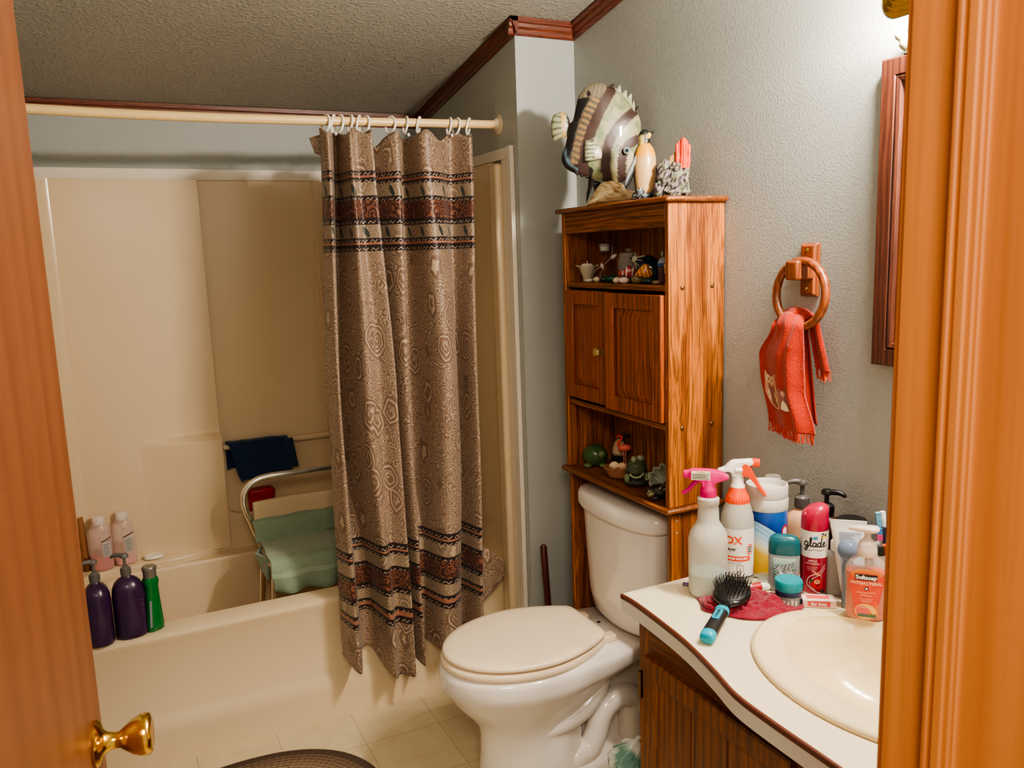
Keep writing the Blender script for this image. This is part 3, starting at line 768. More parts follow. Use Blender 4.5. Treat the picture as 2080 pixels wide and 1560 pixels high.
tl.loft([tank_ring(-.203, -.016, .204, .766), tank_ring(-.212, -.012, .213, .770), tank_ring(-.214, -.012, .215, .778), tank_ring(-.213, -.012, .214, .805), tank_ring(-.207, -.015, .208, .817), tank_ring(-.192, -.022, .195, .823), tank_ring(-.12, -.09, .10, .826)])
tl.build('tank_lid', M_porc, to, smooth=60)

pl = thing('plunger', 'plunger with reddish brown wooden handle against the wall beside the tub', 'plunger', (-.185, -.245, 0))
MB().tube([(0, 0, .10), (-.004, .002, .33), (-.011, .012, .552), (-.0112, .0122, .560)], lambda t: .0115 if t < .99 else .008, 14).build('handle', wood('plunger handle wood', (96, 40, 26), (66, 24, 16), 'z', .4, 1, .4), pl)
MB().lathe([(.058, 0), (.062, .006), (.058, .05), (.035, .085), (.018, .10), (.016, .125), (0, .125)], None, 28).build('rubber_cup', plain('plunger rubber', (70, 26, 20), .6), pl)
tb_ = thing('bin_bag', 'crumpled white and teal plastic bag between toilet and vanity', 'plastic bag', (-.33, -1.00, 0))
b = MB((0, 0, 0))
def bagp(a, c):
    th = 2*PI*a; z = .30*c
    r = (.085+.035*sin(PI*min(1, c*1.05)))*(1-.9*max(0, c-.86)/.14)
    r *= 1+.30*noise.noise(Vector((cos(th)*2.2, sin(th)*2.2, c*5)))+.12*noise.noise(Vector((cos(th)*6, sin(th)*6, c*12)))
    return Vector((r*cos(th)*.85, r*sin(th)*.75, z+.025*noise.noise(Vector((cos(th)*3, sin(th)*3, 8)))*c))
b.grid(bagp, 72, 44)
def bagcol(p):
    n = noise.noise(p*16+Vector((3.3, 1, 2)))
    return srgb(96, 142, 126) if n > .05 else (srgb(150, 178, 164) if n > -.03 else srgb(214, 214, 204))
b.build('bag_film', vcol('printed bag film', .35, .5, .2), tb_, smooth=50, colfn=bagcol)

# ------------------------------------------------------------------ over-toilet cabinet
cab = thing('over_toilet_cabinet', 'tall oak cabinet with two doors and open shelves above the toilet', 'cabinet', (-.09, -.657, 0)); KO = (-.09, -.657, 0)
FX = -.1835; YN, YFr = -.9265, -.3871
def kb(name, m, *boxes, bevel=.0025, parent=None):
    b = MB(KO)
    for bx in boxes: b.box(*bx)
    return b.build(name, m, parent or cab, bevel=bevel)
near = kb('side_panel', M_oak_z, (FX, -.003, YN, YN+.017, .8776, 1.675)); far = kb('side_panel', M_oak_z, (FX, -.003, YFr-.017, YFr, .8776, 1.675))
kb('leg_panel', M_oak_z, (-.175, -.02, YN+.002, YN+.018, 0, .862)); kb('leg_panel', M_oak_z, (-.175, -.02, YFr-.018, YFr-.002, 0, .862))
kb('top_board', M_oak_y, (-.2, 0-.001, YN-.015, YFr+.015, 1.674, 1.6883), bevel=.006)
kb('frieze', M_oak_y, (FX, FX+.015, YN+.017, YFr-.017, 1.613, 1.674))
kb('shelf', M_oak_y, (FX+.002, -.012, YN+.017, YFr-.017, 1.450, 1.4652)); kb('shelf', M_oak_y, (FX+.002, -.012, YN+.017, YFr-.017, 1.086, 1.1011))
kb('base_board', M_oak_y, (-.198, -.003, YN-.014, YFr+.014, .862, .8776), bevel=.006)
kb('back_panel', M_oak_z, (-.012, -.004, YN+.017, YFr-.017, .8776, 1.674))
kb('back_rail', M_oak_y, (-.03, -.015, YN+.018, YFr-.018, .30, .38))
def cab_door(y0, y1, z0, z1, x, m, open_=0):
    e = bpy.data.objects.new('door', None); COL.objects.link(e); e.parent = cab
    w = .042; Mx = lambda b: b
    b = MB(KO)
    b.box(x, x+.016, y0, y0+w, z0, z1).box(x, x+.016, y1-w, y1, z0, z1).box(x, x+.016, y0+w, y1-w, z1-w, z1).box(x, x+.016, y0+w, y1-w, z0, z0+w)
    d = b.build('door', m, cab, bevel=.002)
    bpy.data.objects.remove(e)
    p = MB(KO); i = .006
    ring = lambda g, xx: [(xx, y0+w+g, z0+w+g), (xx, y1-w-g, z0+w+g), (xx, y1-w-g, z1-w-g), (xx, y0+w+g, z1-w-g)]
    p.loft([ring(0, x+.014), ring(0, x+.010), ring(.004, x+.010), ring(.026, x+.003), ring(.028, x+.003)], True, True, True)
    p.build('door_panel', m, d, smooth=20)
    return d
d1 = cab_door(-.638, -.407, 1.110, 1.4425, -.187, M_door_oak)
d2 = cab_door(-.9075, -.6405, 1.106, 1.4410, -.195, M_door_oak)
kn = MB(KO)
kn.lathe([(.0065, 0), (.006, .010), (.0125, .017), (.0145, .021), (.013, .026), (.008, .028), (0, .0285)], T(-.187, -.6165, 1.269) @ RY(-PI/2), 6)
kn.build('knob', plain('satin brass', (206, 184, 128), .28, .9, var=0), d1, smooth=25)
for x, z in ((-.1408, 1.4585), (-.0445, 1.4595), (-.1408, 1.0910), (-.0430, 1.0920)):
    MB(KO).lathe([(.0062, 0), (.0058, .002), (.004, .0035), (0, .004)], T(x, YN, z) @ RX(PI/2), 16).build('bolt_cap', plain('brass bolt', (128, 96, 66), .3, .8), near)
for z in (.8388, .8059):
    MB(KO).lathe([(.0035, 0), (.0033, .0008), (0, .0009)], T(-.157, YN+.002, z) @ RX(PI/2), 12).build('screw', plain('pale screw', (190, 170, 140), .4, .5), cab)

# ------------------------------------------------------------------ figures on top of the cabinet
CT = 1.6885
# local frame: x to the right of the photo, y away from it, z up; crop units -> metres
FXY = (-.118, -.580); frot = -.4589   # facing the doorway squarely
K = 1/3452.
fish = thing('fish_sculpture', 'large striped wooden reef fish sculpture on a tan rock stand', 'sculpture', (*FXY, CT), frot)
fc = lambda pts: [((x-767+0)*K, (1300-y)*K) for x, y in pts]
body = [(375, 470), (395, 400), (415, 320), (432, 258), (470, 195), (520, 155), (580, 130), (640, 120), (700, 140), (760, 175), (800, 200), (850, 250), (905, 310), (950, 365), (990, 405), (1022, 440), (1042, 500), (1048, 570), (1050, 650), (1048, 740), (1035, 800), (1000, 885), (950, 975), (890, 1050), (840, 1085), (750, 1075), (640, 1060), (540, 1030), (470, 1010), (400, 985), (320, 945), (275, 900), (255, 840), (265, 780), (295, 710), (312, 640), (322, 560), (345, 500)]
bo = spline2(body, 4)
def dist_poly(p, pl):
    best = 1e9
    for (ax, ay), (bx_, by) in zip(pl, pl[1:]):
        dx, dy = bx_-ax, by-ay; t = max(0, min(1, ((p[0]-ax)*dx+(p[1]-ay)*dy)/(dx*dx+dy*dy)))
        best = min(best, math.hypot(p[0]-ax-t*dx, p[1]-ay-t*dy))
    return best
stA = [(760, 190), (700, 290), (620, 430), (545, 590), (490, 740), (465, 880), (470, 1010)]; stB = [(975, 410), (900, 470), (800, 570), (725, 680), (690, 790), (680, 900), (700, 1060)]; stC = [(1060, 660), (980, 690), (910, 730), (865, 790), (842, 880), (850, 1060)]
def fishcol(p):
    x, y = p.x/K+767, 1300-p.z/K; q = (x, y); n = noise.noise(Vector((x*.012, y*.012, 0)))
    if dist_poly(q, stA) < 50+4*n or dist_poly(q, stB) < 48 or (dist_poly(q, stC) < 46): return srgb(66, 48, 44)
    if y > 270:
        dp = dist_poly(q, [(600, 300), (520, 430), (450, 620), (395, 850)])
        lft = x < 735-.36*(y-190) if y < 1000 else x < 470
        if lft or (x < 560 and y > 930):
            if dp < 62 and y < 900:
                band = (y-.5*(x-500)-300) % 62
                return srgb(158, 124, 76) if band < 26 and dp < 50 else srgb(92, 84, 74)
            if abs(dist_poly(q, [(285, 740), (298, 830), (350, 905), (455, 975)])) < 13: return srgb(88, 112, 122)
            return srgb(28, 25, 26)
    if y <= 300 and x < 720:
        if math.hypot((x-532)/22, (y-232)/30) < 1: return srgb(24, 20, 20)
        return srgb(128, 118, 98) if (x+y*.3) % 42 > 12 else srgb(98, 88, 72)
    if x > 900 and y > 800: return srgb(206, 188, 160)
    g = srgb(126, 136, 102); w = srgb(168, 162, 126)
    k = max(0, min(1, .5+n*1.6+(x-700)/1500)); c = tuple(a*(1-k)+b_*k for a, b_ in zip(g, w))
    if noise.noise(Vector((x*.03, y*.06, 4))) > .38: c = tuple(v*.6 for v in c[:3])+(1,)
    return c
MB().pillow(fc(bo), .034, 30, T(0, 0, 0), 0, .6).build('body', vcol('painted fish', .4, .4, .25, .15, 90), fish, smooth=60, colfn=fishcol)
ds = MB()
for (ax, ay), (tx, ty), (bx_, by) in (((730, 175), (785, 143), (815, 205)), ((800, 215), (845, 150), (862, 262)), ((850, 262), (905, 200), (915, 318)), ((900, 310), (955, 236), (955, 375)), ((945, 365), (995, 300), (985, 425)), ((975, 415), (1020, 355), (1012, 480))):
    ds.pillow(fc(spline2([(ax, ay), (ax*.4+tx*.6, ay*.35+ty*.65-12), (tx, ty), (tx+6, ty+14), (bx_*.5+tx*.5+2, by*.5+ty*.5), (bx_, by)], 3)), .007, 4)
ds.build('dorsal_spine', vcol('painted fin', .4, .4, .2), fish, colfn=lambda p: srgb(60, 44, 42) if (p.x/K+767 > 985 or p.x/K+767 < 800) else (srgb(206, 200, 176) if noise.noise(p*400) > .1 else srgb(150, 158, 126)))
tailp = [(350, 520), (330, 430), (300, 388), (240, 390), (188, 410), (166, 470), (160, 540), (166, 600), (176, 645), (210, 655), (262, 632), (318, 615)]
MB().pillow(fc(spline2(tailp, 4)), .010, 10, T(0, .004, 0)).build('tail_fin', vcol('painted tail', .4, .4, .2), fish, colfn=lambda p: (lambda x, y: srgb(50, 38, 34) if x > 318 else (srgb(190, 150, 84) if x > 262+.05*(y-500) and x < 300 else (srgb(146, 150, 118) if (y+.35*(x-300)*((y-510)/120)) % 44 > 15 else srgb(84, 84, 64))))(p.x/K+767, 1300-p.z/K))
pf = [(640, 780), (600, 720), (560, 692), (492, 684), (478, 740), (476, 800), (484, 872), (540, 874), (600, 862), (640, 850)]
MB().pillow(fc(spline2(pf, 4)), .009, 8, T(0, -.036, 0)).build('pectoral_fin', vcol('painted side fin', .4, .4, .2), fish, colfn=lambda p: (lambda x, y: srgb(214, 196, 178) if math.hypot(x-625, (y-815)*1.2) < 62 else (srgb(176, 178, 146) if (y-800-(x-640)*.0) % 38 > 14 else srgb(82, 88, 68)))(p.x/K+767, 1300-p.z/K))
ey = MB(); c_ = fc([(888, 790)])[0]
for r_k, dy, mi in ((34, -.0335, 0), (24, -.0365, 1), (13, -.039, 2)):
    ey.lathe([(r_k*K, 0), (r_k*K*.9, .003), (r_k*K*.5, .005), (0, .0055)], T(c_[0], dy, c_[1]) @ RX(PI/2), 20, mi)
ey.build('eye', [plain('pale eye ring', (170, 176, 168), .3), plain('blue grey iris', (84, 110, 116), .2), M_black], fish)
af = [(500, 1270), (505, 1160), (540, 1085), (580, 1050), (650, 1075), (620, 1110), (590, 1180), (560, 767)]
MB().pillow(fc(spline2(af, 3)), .010, 6, T(0, .012, 0)).build('lower_fin', plain('dark fin', (30, 26, 26), .45), fish)
vf = MB()
for x, y in ((400, 985), (450, 1005), (505, 1022)):
    vf.pillow(fc([(x-24, y-24), (x+26, y-14), (x+12, y+16), (x-8, y+6)]), .006, 3)
vf.build('belly_spike', plain('dark fin', (30, 26, 26), .45), fish)
rk = [(525, 1306), (530, 1250), (565, 1190), (600, 1130), (645, 1085), (700, 1068), (760, 1066), (820, 1085), (865, 1105), (905, 1160), (980, 1178), (1002, 1215), (1000, 1306)]
rb = MB(); rb.pillow(fc(spline2(rk, 4)), .048, 16, None, 0, .45)
for p in rb.v:
    p += Vector((.0012, .004, .0012))*noise.noise(Vector((p.x*90+p.z*60, p.y*60, p.z*120))); p.z = max(p.z, .0005)
rb.build('rock_base', vcol('tan rock', .7, .2, 0, .4, 60), fish, smooth=30, colfn=lambda p: srgb(226, 202, 160) if noise.noise(Vector((p.x*70+p.z*50, p.y*30, p.z*80))) > -.12 else srgb(186, 152, 108))

K2 = 1/3714.
pg = thing('penguin_figurine', 'penguin figurine with yellow chest between the wooden fish and the coral rock', 'figurine', (-.140, -.765, CT), -.52)
prof = [(20, 1222), (60, 1218), (85, 1190), (98, 1120), (112, 1020), (118, 930), (116, 850), (104, 780), (84, 730), (66, 705), (56, 680), (56, 655), (60, 630), (56, 600), (46, 575), (30, 558), (0, 550)]
b = MB(); rings = []
for r, y in prof:
    z = (1235-y)*K2; lean = -.004*max(0, (z-.02)/.15)+.002
    rings.append([(r*K2*cos(a)+(0 if y > 700 else .0), r*K2*.92*sin(a), z) for a in [2*PI*k/32 for k in range(32)]])
b.loft(list(reversed(rings)) if False else rings)
def pcol(p):
    z = 1235-p.z/K2; fx = p.x/K2; front = -p.y*1.0+p.x*.25
    if z > 700:
        return (srgb(222, 154, 24) if z < 830 else srgb(206, 168, 116)) if front > .006 and abs(fx) < 108 else srgb(24, 26, 28)
    if z > 610 and fx < -8 and p.y < .004: return srgb(214, 190, 110)
    return srgb(22, 26, 24)
b.build('body', vcol('penguin paint', .35, .5, .3, .2, 150), pg, smooth=60, colfn=pcol)
b = MB(); b.tube([(.008, -.006, (1235-600)*K2), (.018, -.008, (1235-590)*K2), (.027, -.010, (1235-560)*K2)], lambda t: .0055*(1-t)+.0008, 10, sm=3); b.build('beak', plain('black beak', (26, 22, 20), .35), pg)
b = MB(); b.pillow([(x*K2, (1235-y)*K2) for x, y in spline2([(10, 650), (30, 590), (62, 600), (50, 640)], 3)], .004, 3, T(0, -.012, 0)); b.build('cheek_patch', plain('yellow patch', (206, 176, 84), .4), pg)
wg = [(-75, 750), (-110, 800), (-150, 880), (-195, 980), (-215, 1060), (-212, 1115), (-185, 1105), (-150, 1040), (-118, 960), (-95, 880), (-75, 820)]
b = MB(); b.pillow([(x*K2, (1235-y)*K2) for x, y in spline2(wg, 3)], .006, 5, T(.004, -.012, 0)); b.build('flipper', vcol('flipper paint', .35, .5, .2), pg, colfn=lambda p: srgb(150, 156, 160) if (p.x/K2 > -190 and abs(p.x/K2+150+( (1235-p.z/K2)-960)*.42) < 16) else srgb(22, 24, 26))
b = MB(); b.pillow([(-x*K2, (1235-y)*K2) for x, y in spline2(wg, 3)], .006, 5, T(-.012, .012, 0)); b.build('flipper', plain('black flipper', (22, 24, 26), .35), pg)
b = MB(); b.blob((.002, 0, .010), (.036, .026, .016), 12, .35, 5, seed=2, flat=0.0005); b.blob((-.012, -.018, .018), (.013, .010, .014), 10, .5, 9, seed=4, flat=.0005)
b.build('base_rock', vcol('wet rock', .5, .4, .1, .5, 120), pg, colfn=lambda p: srgb(150, 168, 176) if noise.noise(p*260) > .05 and p.x < .004 else srgb(56, 54, 58))

cr = thing('coral_ornament', 'grey reef rock ornament with orange coral on top, beside the penguin', 'ornament', (-.104, -.838, CT), -.58)
K3 = 1/3850.
b = MB()
for cx, cy, cz, rx, ry, rz, sd in ((-120, 0, 60, 70, 90, 90, 1), (0, -20, 70, 110, 100, 100, 2), (110, 0, 60, 70, 90, 90, 3), (-70, 0, 190, 90, 80, 100, 4), (40, -10, 190, 90, 80, 100, 5), (120, 10, 170, 55, 70, 80, 6), (-70, 20, 310, 75, 60, 70, 7), (40, 10, 290, 70, 60, 70, 8), (115, 20, 270, 55, 50, 70, 9), (-30, -60, 60, 60, 40, 60, 10)):
    b.blob((cx*K3, cy*K3, cz*K3), (rx*K3, ry*K3, rz*K3), 18, .40, 2.8, seed=sd, flat=.0005)
def ccol(p):
    n = noise.noise(p*130); m = noise.noise(p*55+Vector((5, 1, 1)))
    if n < -.10: return srgb(58, 52, 48)
    if m > .30: return srgb(122, 106, 120)
    if m < -.26: return srgb(116, 124, 100)
    return srgb(142, 136, 122)
b.build('reef_rock', vcol('reef rock', .6, .3, 0, .6, 120), cr, smooth=60, colfn=ccol)
b = MB(); rr = random.Random(3)
for i in range(26):
    x = (38+130*rr.random())*K3; y = (-30+60*rr.random())*K3; h = (500+75*sin((x/K3-38)/130*PI)+20*rr.random())*K3
    b.tube([(x*.9+.002, y, 290*K3), (x+.0015*rr.uniform(-1, 1), y+.001, 400*K3), (x+.002*rr.uniform(-1, 1), y, h)], lambda t: .0042-.0012*t+.0009*sin(t*37), 8, sm=4)
b.build('orange_coral', plain('orange coral', (228, 66, 16), .6, bump=.5, bscale=300), cr, smooth=60)
b = MB()
for i in range(5):
    x = (-20+18*i)*K3; b.tube([(x, 0, 300*K3), (x+.001, .002, 380*K3), (x+.004, .004, (420+14*i)*K3)], .0042, 8, sm=3)
b.build('tan_coral', plain('tan coral', (160, 120, 78), .6, bump=.5, bscale=300), cr, smooth=60)

# ------------------------------------------------------------------ upper shelf
US = 1.4654
def sm(name, label, cat, x, y, z=US, turn=0, group=None): return thing(name, label, cat, (x, y, z), facing(x, y)+turn, group)
t = sm('candle_cup', 'small frosted cup with white candle at the left of the upper shelf', 'candle', -.13, -.447)
MB().lathe([(.012, 0), (.0135, .001), (.015, .018), (.021, .03), (.0255, .046), (.0265, .050), (.0245, .050), (.0235, .046), (0, .044)], None, 26).build('cup', plain('frosted cup', (196, 180, 156), .4, trans=.15), t)
b = MB().lathe([(.020, 0), (.019, .006), (.012, .010), (0, .0105)], T(0, 0, .046), 24).tube([(0, 0, .055), (.001, 0, .064)], .0012, 6); b.build('candle', plain('white wax', (232, 222, 200), .5), t)
for sx in (-1, 1): MB().tube([(sx*.025, 0, .046), (sx*.031, 0, .05), (sx*.035, 0, .049)], .0022, 6).build('handle', plain('frosted cup', (196, 180, 156), .4), t)
t = sm('candle_holder', 'silver wire scroll candle holder with leaves and hanging glass cup on the upper shelf', 'candle holder', -.105, -.49)
M_wire = plain('silver wire', (176, 168, 162), .3, .8)
b = MB()
b.tube([(.034, 0, .104), (.032, 0, .085), (.027, 0, .070), (.010, 0, .054), (-.004, 0, .045), (-.020, 0, .034), (-.027, 0, .018), (-.024, 0, .004), (-.014, 0, .001), (-.008, 0, .008), (-.012, 0, .014), (-.017, 0, .010)], .0011, 7, sm=5)
b.tube([(.016, -.006, .040), (.006, -.005, .037), (-.004, -.004, .026), (-.003, -.004, .010), (.006, -.006, .002), (.014, -.006, .006), (.014, -.006, .016), (.006, -.006, .018), (.004, -.006, .010)], .0011, 7, sm=5)
b.tube([(.034, 0, .104), (.036, .02, .118), (.02, .04, .124), (.012, .04, .118)], .0011, 7, sm=4)
b.build('wire_frame', M_wire, t)
for (cx, cz, a, s) in ((.036, .074, .7, 1.0), (.002, .046, 1.9, .9)):
    b = MB(); o_ = spline2([(-.010, 0), (-.004, .005), (.006, .005), (.012, 0), (.006, -.005), (-.004, -.005)], 3)
    b.pillow([(cx+s*(p*cos(a)-q*sin(a)), cz+s*(p*sin(a)+q*cos(a))) for p, q in o_], .0015, 3, T(0, -.003, 0)); b.build('leaf', plain('silver leaf', (188, 178, 172), .4, .3), t)
MB().lathe([(.010, 0), (.015, .003), (.0175, .014), (.0175, .026), (.0165, .026), (.0165, .014), (.014, .005), (0, .004)], T(.010, .04, .088), 22).build('glass_cup', M_glass, t)
MB().lathe([(.012, 0), (.013, .012), (0, .013)], T(.010, .04, .094), 18).build('candle', plain('white wax', (232, 222, 200), .5), t)
t = sm('glass_jar', 'clear glass jar with lid standing at the back of the upper shelf', 'jar', -.065, -.575)
MB().lathe([(.027, 0), (.031, .002), (.032, .01), (.032, .066), (.028, .074), (.026, .078)], None, 28, cap1=False).build('jar_body', M_glass, t)
MB().lathe([(.0275, 0), (.0285, .002), (.028, .008), (.012, .011), (.006, .013), (.009, .020), (0, .023)], T(0, 0, .076), 24).build('lid', M_glass, t)
MB().lathe([(.029, .003), (.029, .010), (0, .011)], None, 20).build('sand', plain('pale sand', (150, 126, 96), .8), t)
M_reef = vcol('glazed figurine', .3, .5, .3)
def little_fish(name, label, x, y, z, outl, colfn, eyexy, turn=0, th=.009, stand=.0):
    t = sm(name, label, 'figurine', x, y, US, turn)
    MB().pillow([(a, b_+z) for a, b_ in spline2(outl, 4)], th, 10).build('body', M_reef, t, smooth=60, colfn=colfn)
    MB().lathe([(.0022, 0), (.0018, .0012), (0, .0016)], T(eyexy[0], -th*.8, eyexy[1]+z) @ RX(PI/2), 10).build('eye', M_black, t)
    MB().tube([(0, .004, 0), (0, .003, z*.5), (0, 0, z-.004)], lambda q: .008-.005*q, 8).build('stand', plain('dark stand', (44, 36, 32), .6), t)
    return t
little_fish('fish_figurine', 'small red fish figurine with white stripes on the upper shelf', -.145, -.695, .030,
  [(-.022, .0), (-.028, .008), (-.030, -.002), (-.024, -.010), (-.016, -.006), (-.006, -.013), (.006, -.013), (.016, -.006), (.021, .002), (.016, .011), (.006, .017), (-.002, .020), (-.008, .016), (-.014, .010)],
  lambda p: srgb(228, 214, 200) if abs(p.x-.009-.15*(p.z-.03)**1) < .0018 or abs(p.x+.008) < .0018 or abs(p.x+.018) < .0013 else (srgb(44, 18, 16) if abs(p.x-.009) < .003 else srgb(158, 44, 34)), (.015, .003))
little_fish('fish_figurine', 'small orange and brown fish figurine on the upper shelf', -.150, -.775, .033,
  [(-.026, -.006), (-.018, .004), (-.010, .014), (.0, .021), (.010, .019), (.014, .010), (.020, .002), (.022, -.008), (.016, -.016), (.004, -.018), (-.008, -.014), (-.018, -.012)],
  lambda p: srgb(128, 70, 26) if (p.x*1.0+.25*(p.z-.033)) % .0105 < .004 else srgb(214, 136, 42), (-.017, -.006))
t = sm('bottle_ornament', 'dark blue glass bottle ornament with pale cord on its neck lying on the upper shelf', 'bottle', -.07, -.655)
BM = T(.010, 0, .046) @ RY(-1.0)
MB().lathe([(.020, -.046), (.030, -.042), (.0325, -.03), (.0325, .004), (.028, .016), (.012, .026), (.009, .030), (.009, .048), (.011, .050), (0, .05)], BM, 26).build('bottle_body', plain('dark blue glass', (52, 72, 84), .08, trans=.55, var=0), t)
b = MB(); Mn = BM
b.lathe([(.0105, .034), (.0112, .040), (.0105, .046)], Mn, 16)
for k in range(8):
    a = 2*PI*k/8; b.tube([Mn @ Vector((.0105*cos(a), .0105*sin(a), .034)), Mn @ Vector((.022*cos(a+.3), .022*sin(a+.3), .021)), Mn @ Vector((.031*cos(a), .031*sin(a), .006))], .0011, 6)
b.build('cord_net', plain('pale cord', (206, 196, 170), .7), t)
MB().box(-.02, .03, -.02, .02, 0, .012).build('cradle', plain('dark green base', (20, 54, 40), .4), t, bevel=.004)
t = sm('tin_box', 'small dark red and blue box with white top on the upper shelf', 'box', -.06, -.757)
MB().box(-.026, .026, -.02, .02, 0, .045).build('box_body', plain('dark red box', (92, 28, 28), .4), t, bevel=.002)
MB().box(-.0265, .0265, -.0205, .0205, .045, .054).build('blue_band', plain('blue band', (28, 84, 150), .4), t)
b = MB(); b.loft([[(x, y, z) for x, y in rrect(-.026+e, .026-e, -.02+e, .02-e, .006)] for z, e in ((.054, 0), (.062, .002), (.07, .010))]); b.build('lid', plain('white lid', (196, 198, 206), .4), t)
for k, x in enumerate((-.014, -.004, .006, .015)):
    b = MB(); b.blob((x, -.004, .079), (.0035, .0035, .010), 8, .1); b.build('penguin_shape', vcol('black and white', .4), t, colfn=lambda p: srgb(206, 202, 196) if p.y < -.0058 else srgb(24, 24, 28))
t = sm('seahorse_figurine', 'cream seahorse figurine at the right end of the upper shelf', 'figurine', -.135, -.868)
b = MB(); b.tube([(-.006, 0, .004), (.004, 0, .010), (.004, 0, .022), (-.004, 0, .034), (-.006, 0, .048), (.002, 0, .060), (.004, 0, .068)], lambda q: .006+.006*sin(q*PI)*(.7+.3*sin(q*40)), 10, sm=4)
b.tube([(.003, 0, .066), (-.006, -.002, .064), (-.012, -.003, .060)], lambda q: .006*(1-q)+.002, 8, sm=3); b.build('body', plain('cream ceramic', (206, 188, 150), .4), t, smooth=60)
MB().lathe([(.014, 0), (.013, .004), (.008, .006), (0, .006)], None, 16).build('base', plain('cream ceramic', (206, 188, 150), .4), t)
for i, (x, y, r, c, lab) in enumerate((
  (-.150, -.489, (.014, .010, .006), (206, 194, 176), 'flat white pebble under the silver wire scroll on the upper shelf'),
  (-.150, -.532, (.010, .009, .009), (196, 182, 150), 'cream round shell pebble beside the silver scroll on the upper shelf'),
  (-.140, -.556, (.012, .010, .010), (28, 40, 38), 'black stone beside the cream shell pebble on the upper shelf'),
  (-.130, -.585, (.019, .013, .011), (18, 72, 52), 'dark green glass stone in front of the clear jar on the upper shelf'),
  (-.110, -.620, (.016, .012, .012), (22, 66, 54), 'green glass stone nearest the red striped fish on the upper shelf'),
  (-.160, -.657, (.013, .010, .009), (204, 182, 156), 'cream pebble left of the pinkish pebble on the upper shelf'),
  (-.160, -.690, (.015, .010, .0095), (206, 180, 166), 'pinkish pebble below the red striped fish on the upper shelf'),
  (-.150, -.742, (.017, .012, .013), (120, 104, 70), 'mottled tan shell stone between the two small fish on the upper shelf'),
  (-.155, -.800, (.018, .012, .009), (30, 44, 50), 'dark slate stone below the orange fish on the upper shelf'),
  (-.160, -.842, (.012, .009, .006), (130, 108, 82), 'brown flat pebble near the seahorse figurine on the upper shelf'))):
    b = MB(); b.blob((0, 0, r[2]), r, 10, .12, 2, seed=i)
    o = b.build('pebble', plain('pebble tone %d' % i, c, .35, var=.12, vscale=120), None, smooth=80, loc=(x, y, US)); o.rotation_euler = (0, 0, facing(x, y))
    tag(o, lab, 'pebble', 'pebbles on the upper shelf')

# ------------------------------------------------------------------ lower shelf
LS = .8779
t = sm('turtle_figurine', 'round dark green turtle figurine at the left end of the lower shelf', 'figurine', -.115, -.450, LS)
b = MB(); b.blob((0, 0, .036), (.040, .034, .036), 16, .06, 3, seed=1); b.build('shell', plain('dark green glaze', (60, 84, 48), .25, var=.3, vscale=60), t)
b = MB(); b.blob((.020, -.026, .045), (.012, .012, .014), 10, .05); b.build('head', plain('olive glaze', (96, 110, 66), .3), t)
for sx in (-.024, .024):
    b = MB(); b.blob((sx, -.020, .008), (.013, .013, .008), 8, .1); b.build('foot', plain('olive glaze', (96, 110, 66), .3), t)
t = sm('bird_figurine', 'black and cream bird figurine at the back of the lower shelf', 'figurine', -.045, -.488, LS)
b = MB(); b.blob((0, 0, .045), (.026, .022, .044), 14, .08, 2, seed=3); b.build('body', vcol('bird glaze', .35), t, colfn=lambda p: srgb(206, 172, 140) if p.z > .04 and p.x < .012 and p.y < 0 else srgb(26, 30, 34))
b = MB(); b.tube([(.006, 0, .08), (.014, -.002, .098), (.024, -.006, .100), (.032, -.008, .094)], lambda q: .009*(1-q)+.0015, 10, sm=3); b.build('neck', plain('black glaze', (24, 24, 28), .3), t)
t = sm('flamingo_figurine', 'pink flamingo figurine standing among the shells on the lower shelf', 'figurine', -.075, -.548, LS)
b = MB(); b.blob((.006, 0, .075), (.020, .012, .011), 12, .08, 2, seed=5); b.build('body', plain('flamingo pink', (222, 108, 92), .4), t)
b = MB(); b.tube([(-.010, 0, .080), (-.014, 0, .092), (-.006, 0, .100), (-.002, 0, .108), (-.010, 0, .113), (-.018, 0, .108)], lambda q: .004-.0015*q, 8, sm=4); b.build('neck', plain('flamingo red', (214, 70, 56), .4), t)
b = MB(); b.tube([(.002, 0, .068), (.003, 0, .04), (.001, 0, 0)], .002, 6).tube([(.010, 0, .068), (.008, 0, .045), (.012, 0, 0)], .002, 6); b.build('legs', plain('flamingo leg', (190, 120, 100), .4), t)
MB().lathe([(.016, 0), (.015, .004), (0, .005)], T(.005, 0, 0), 14).build('base', plain('tan ceramic', (160, 130, 96), .5), t)
t = sm('shell_basket', 'small wicker basket in the middle of the lower shelf', 'basket', -.120, -.600, LS)
b = MB()
for k in range(7):
    r = .026+.0022*k; b.tube([(r*1.25*cos(2*PI*j/24), r*.8*sin(2*PI*j/24), .004+.0045*k+.0012*(j % 2)) for j in range(24)], .0026, 6, closed=True)
b.lathe([(.0, .002), (.026, .002)], None, 20, cap0=False, cap1=False, sx=1.25, sy=.8)
b.build('wicker', plain('brown wicker', (150, 98, 66), .7), t)
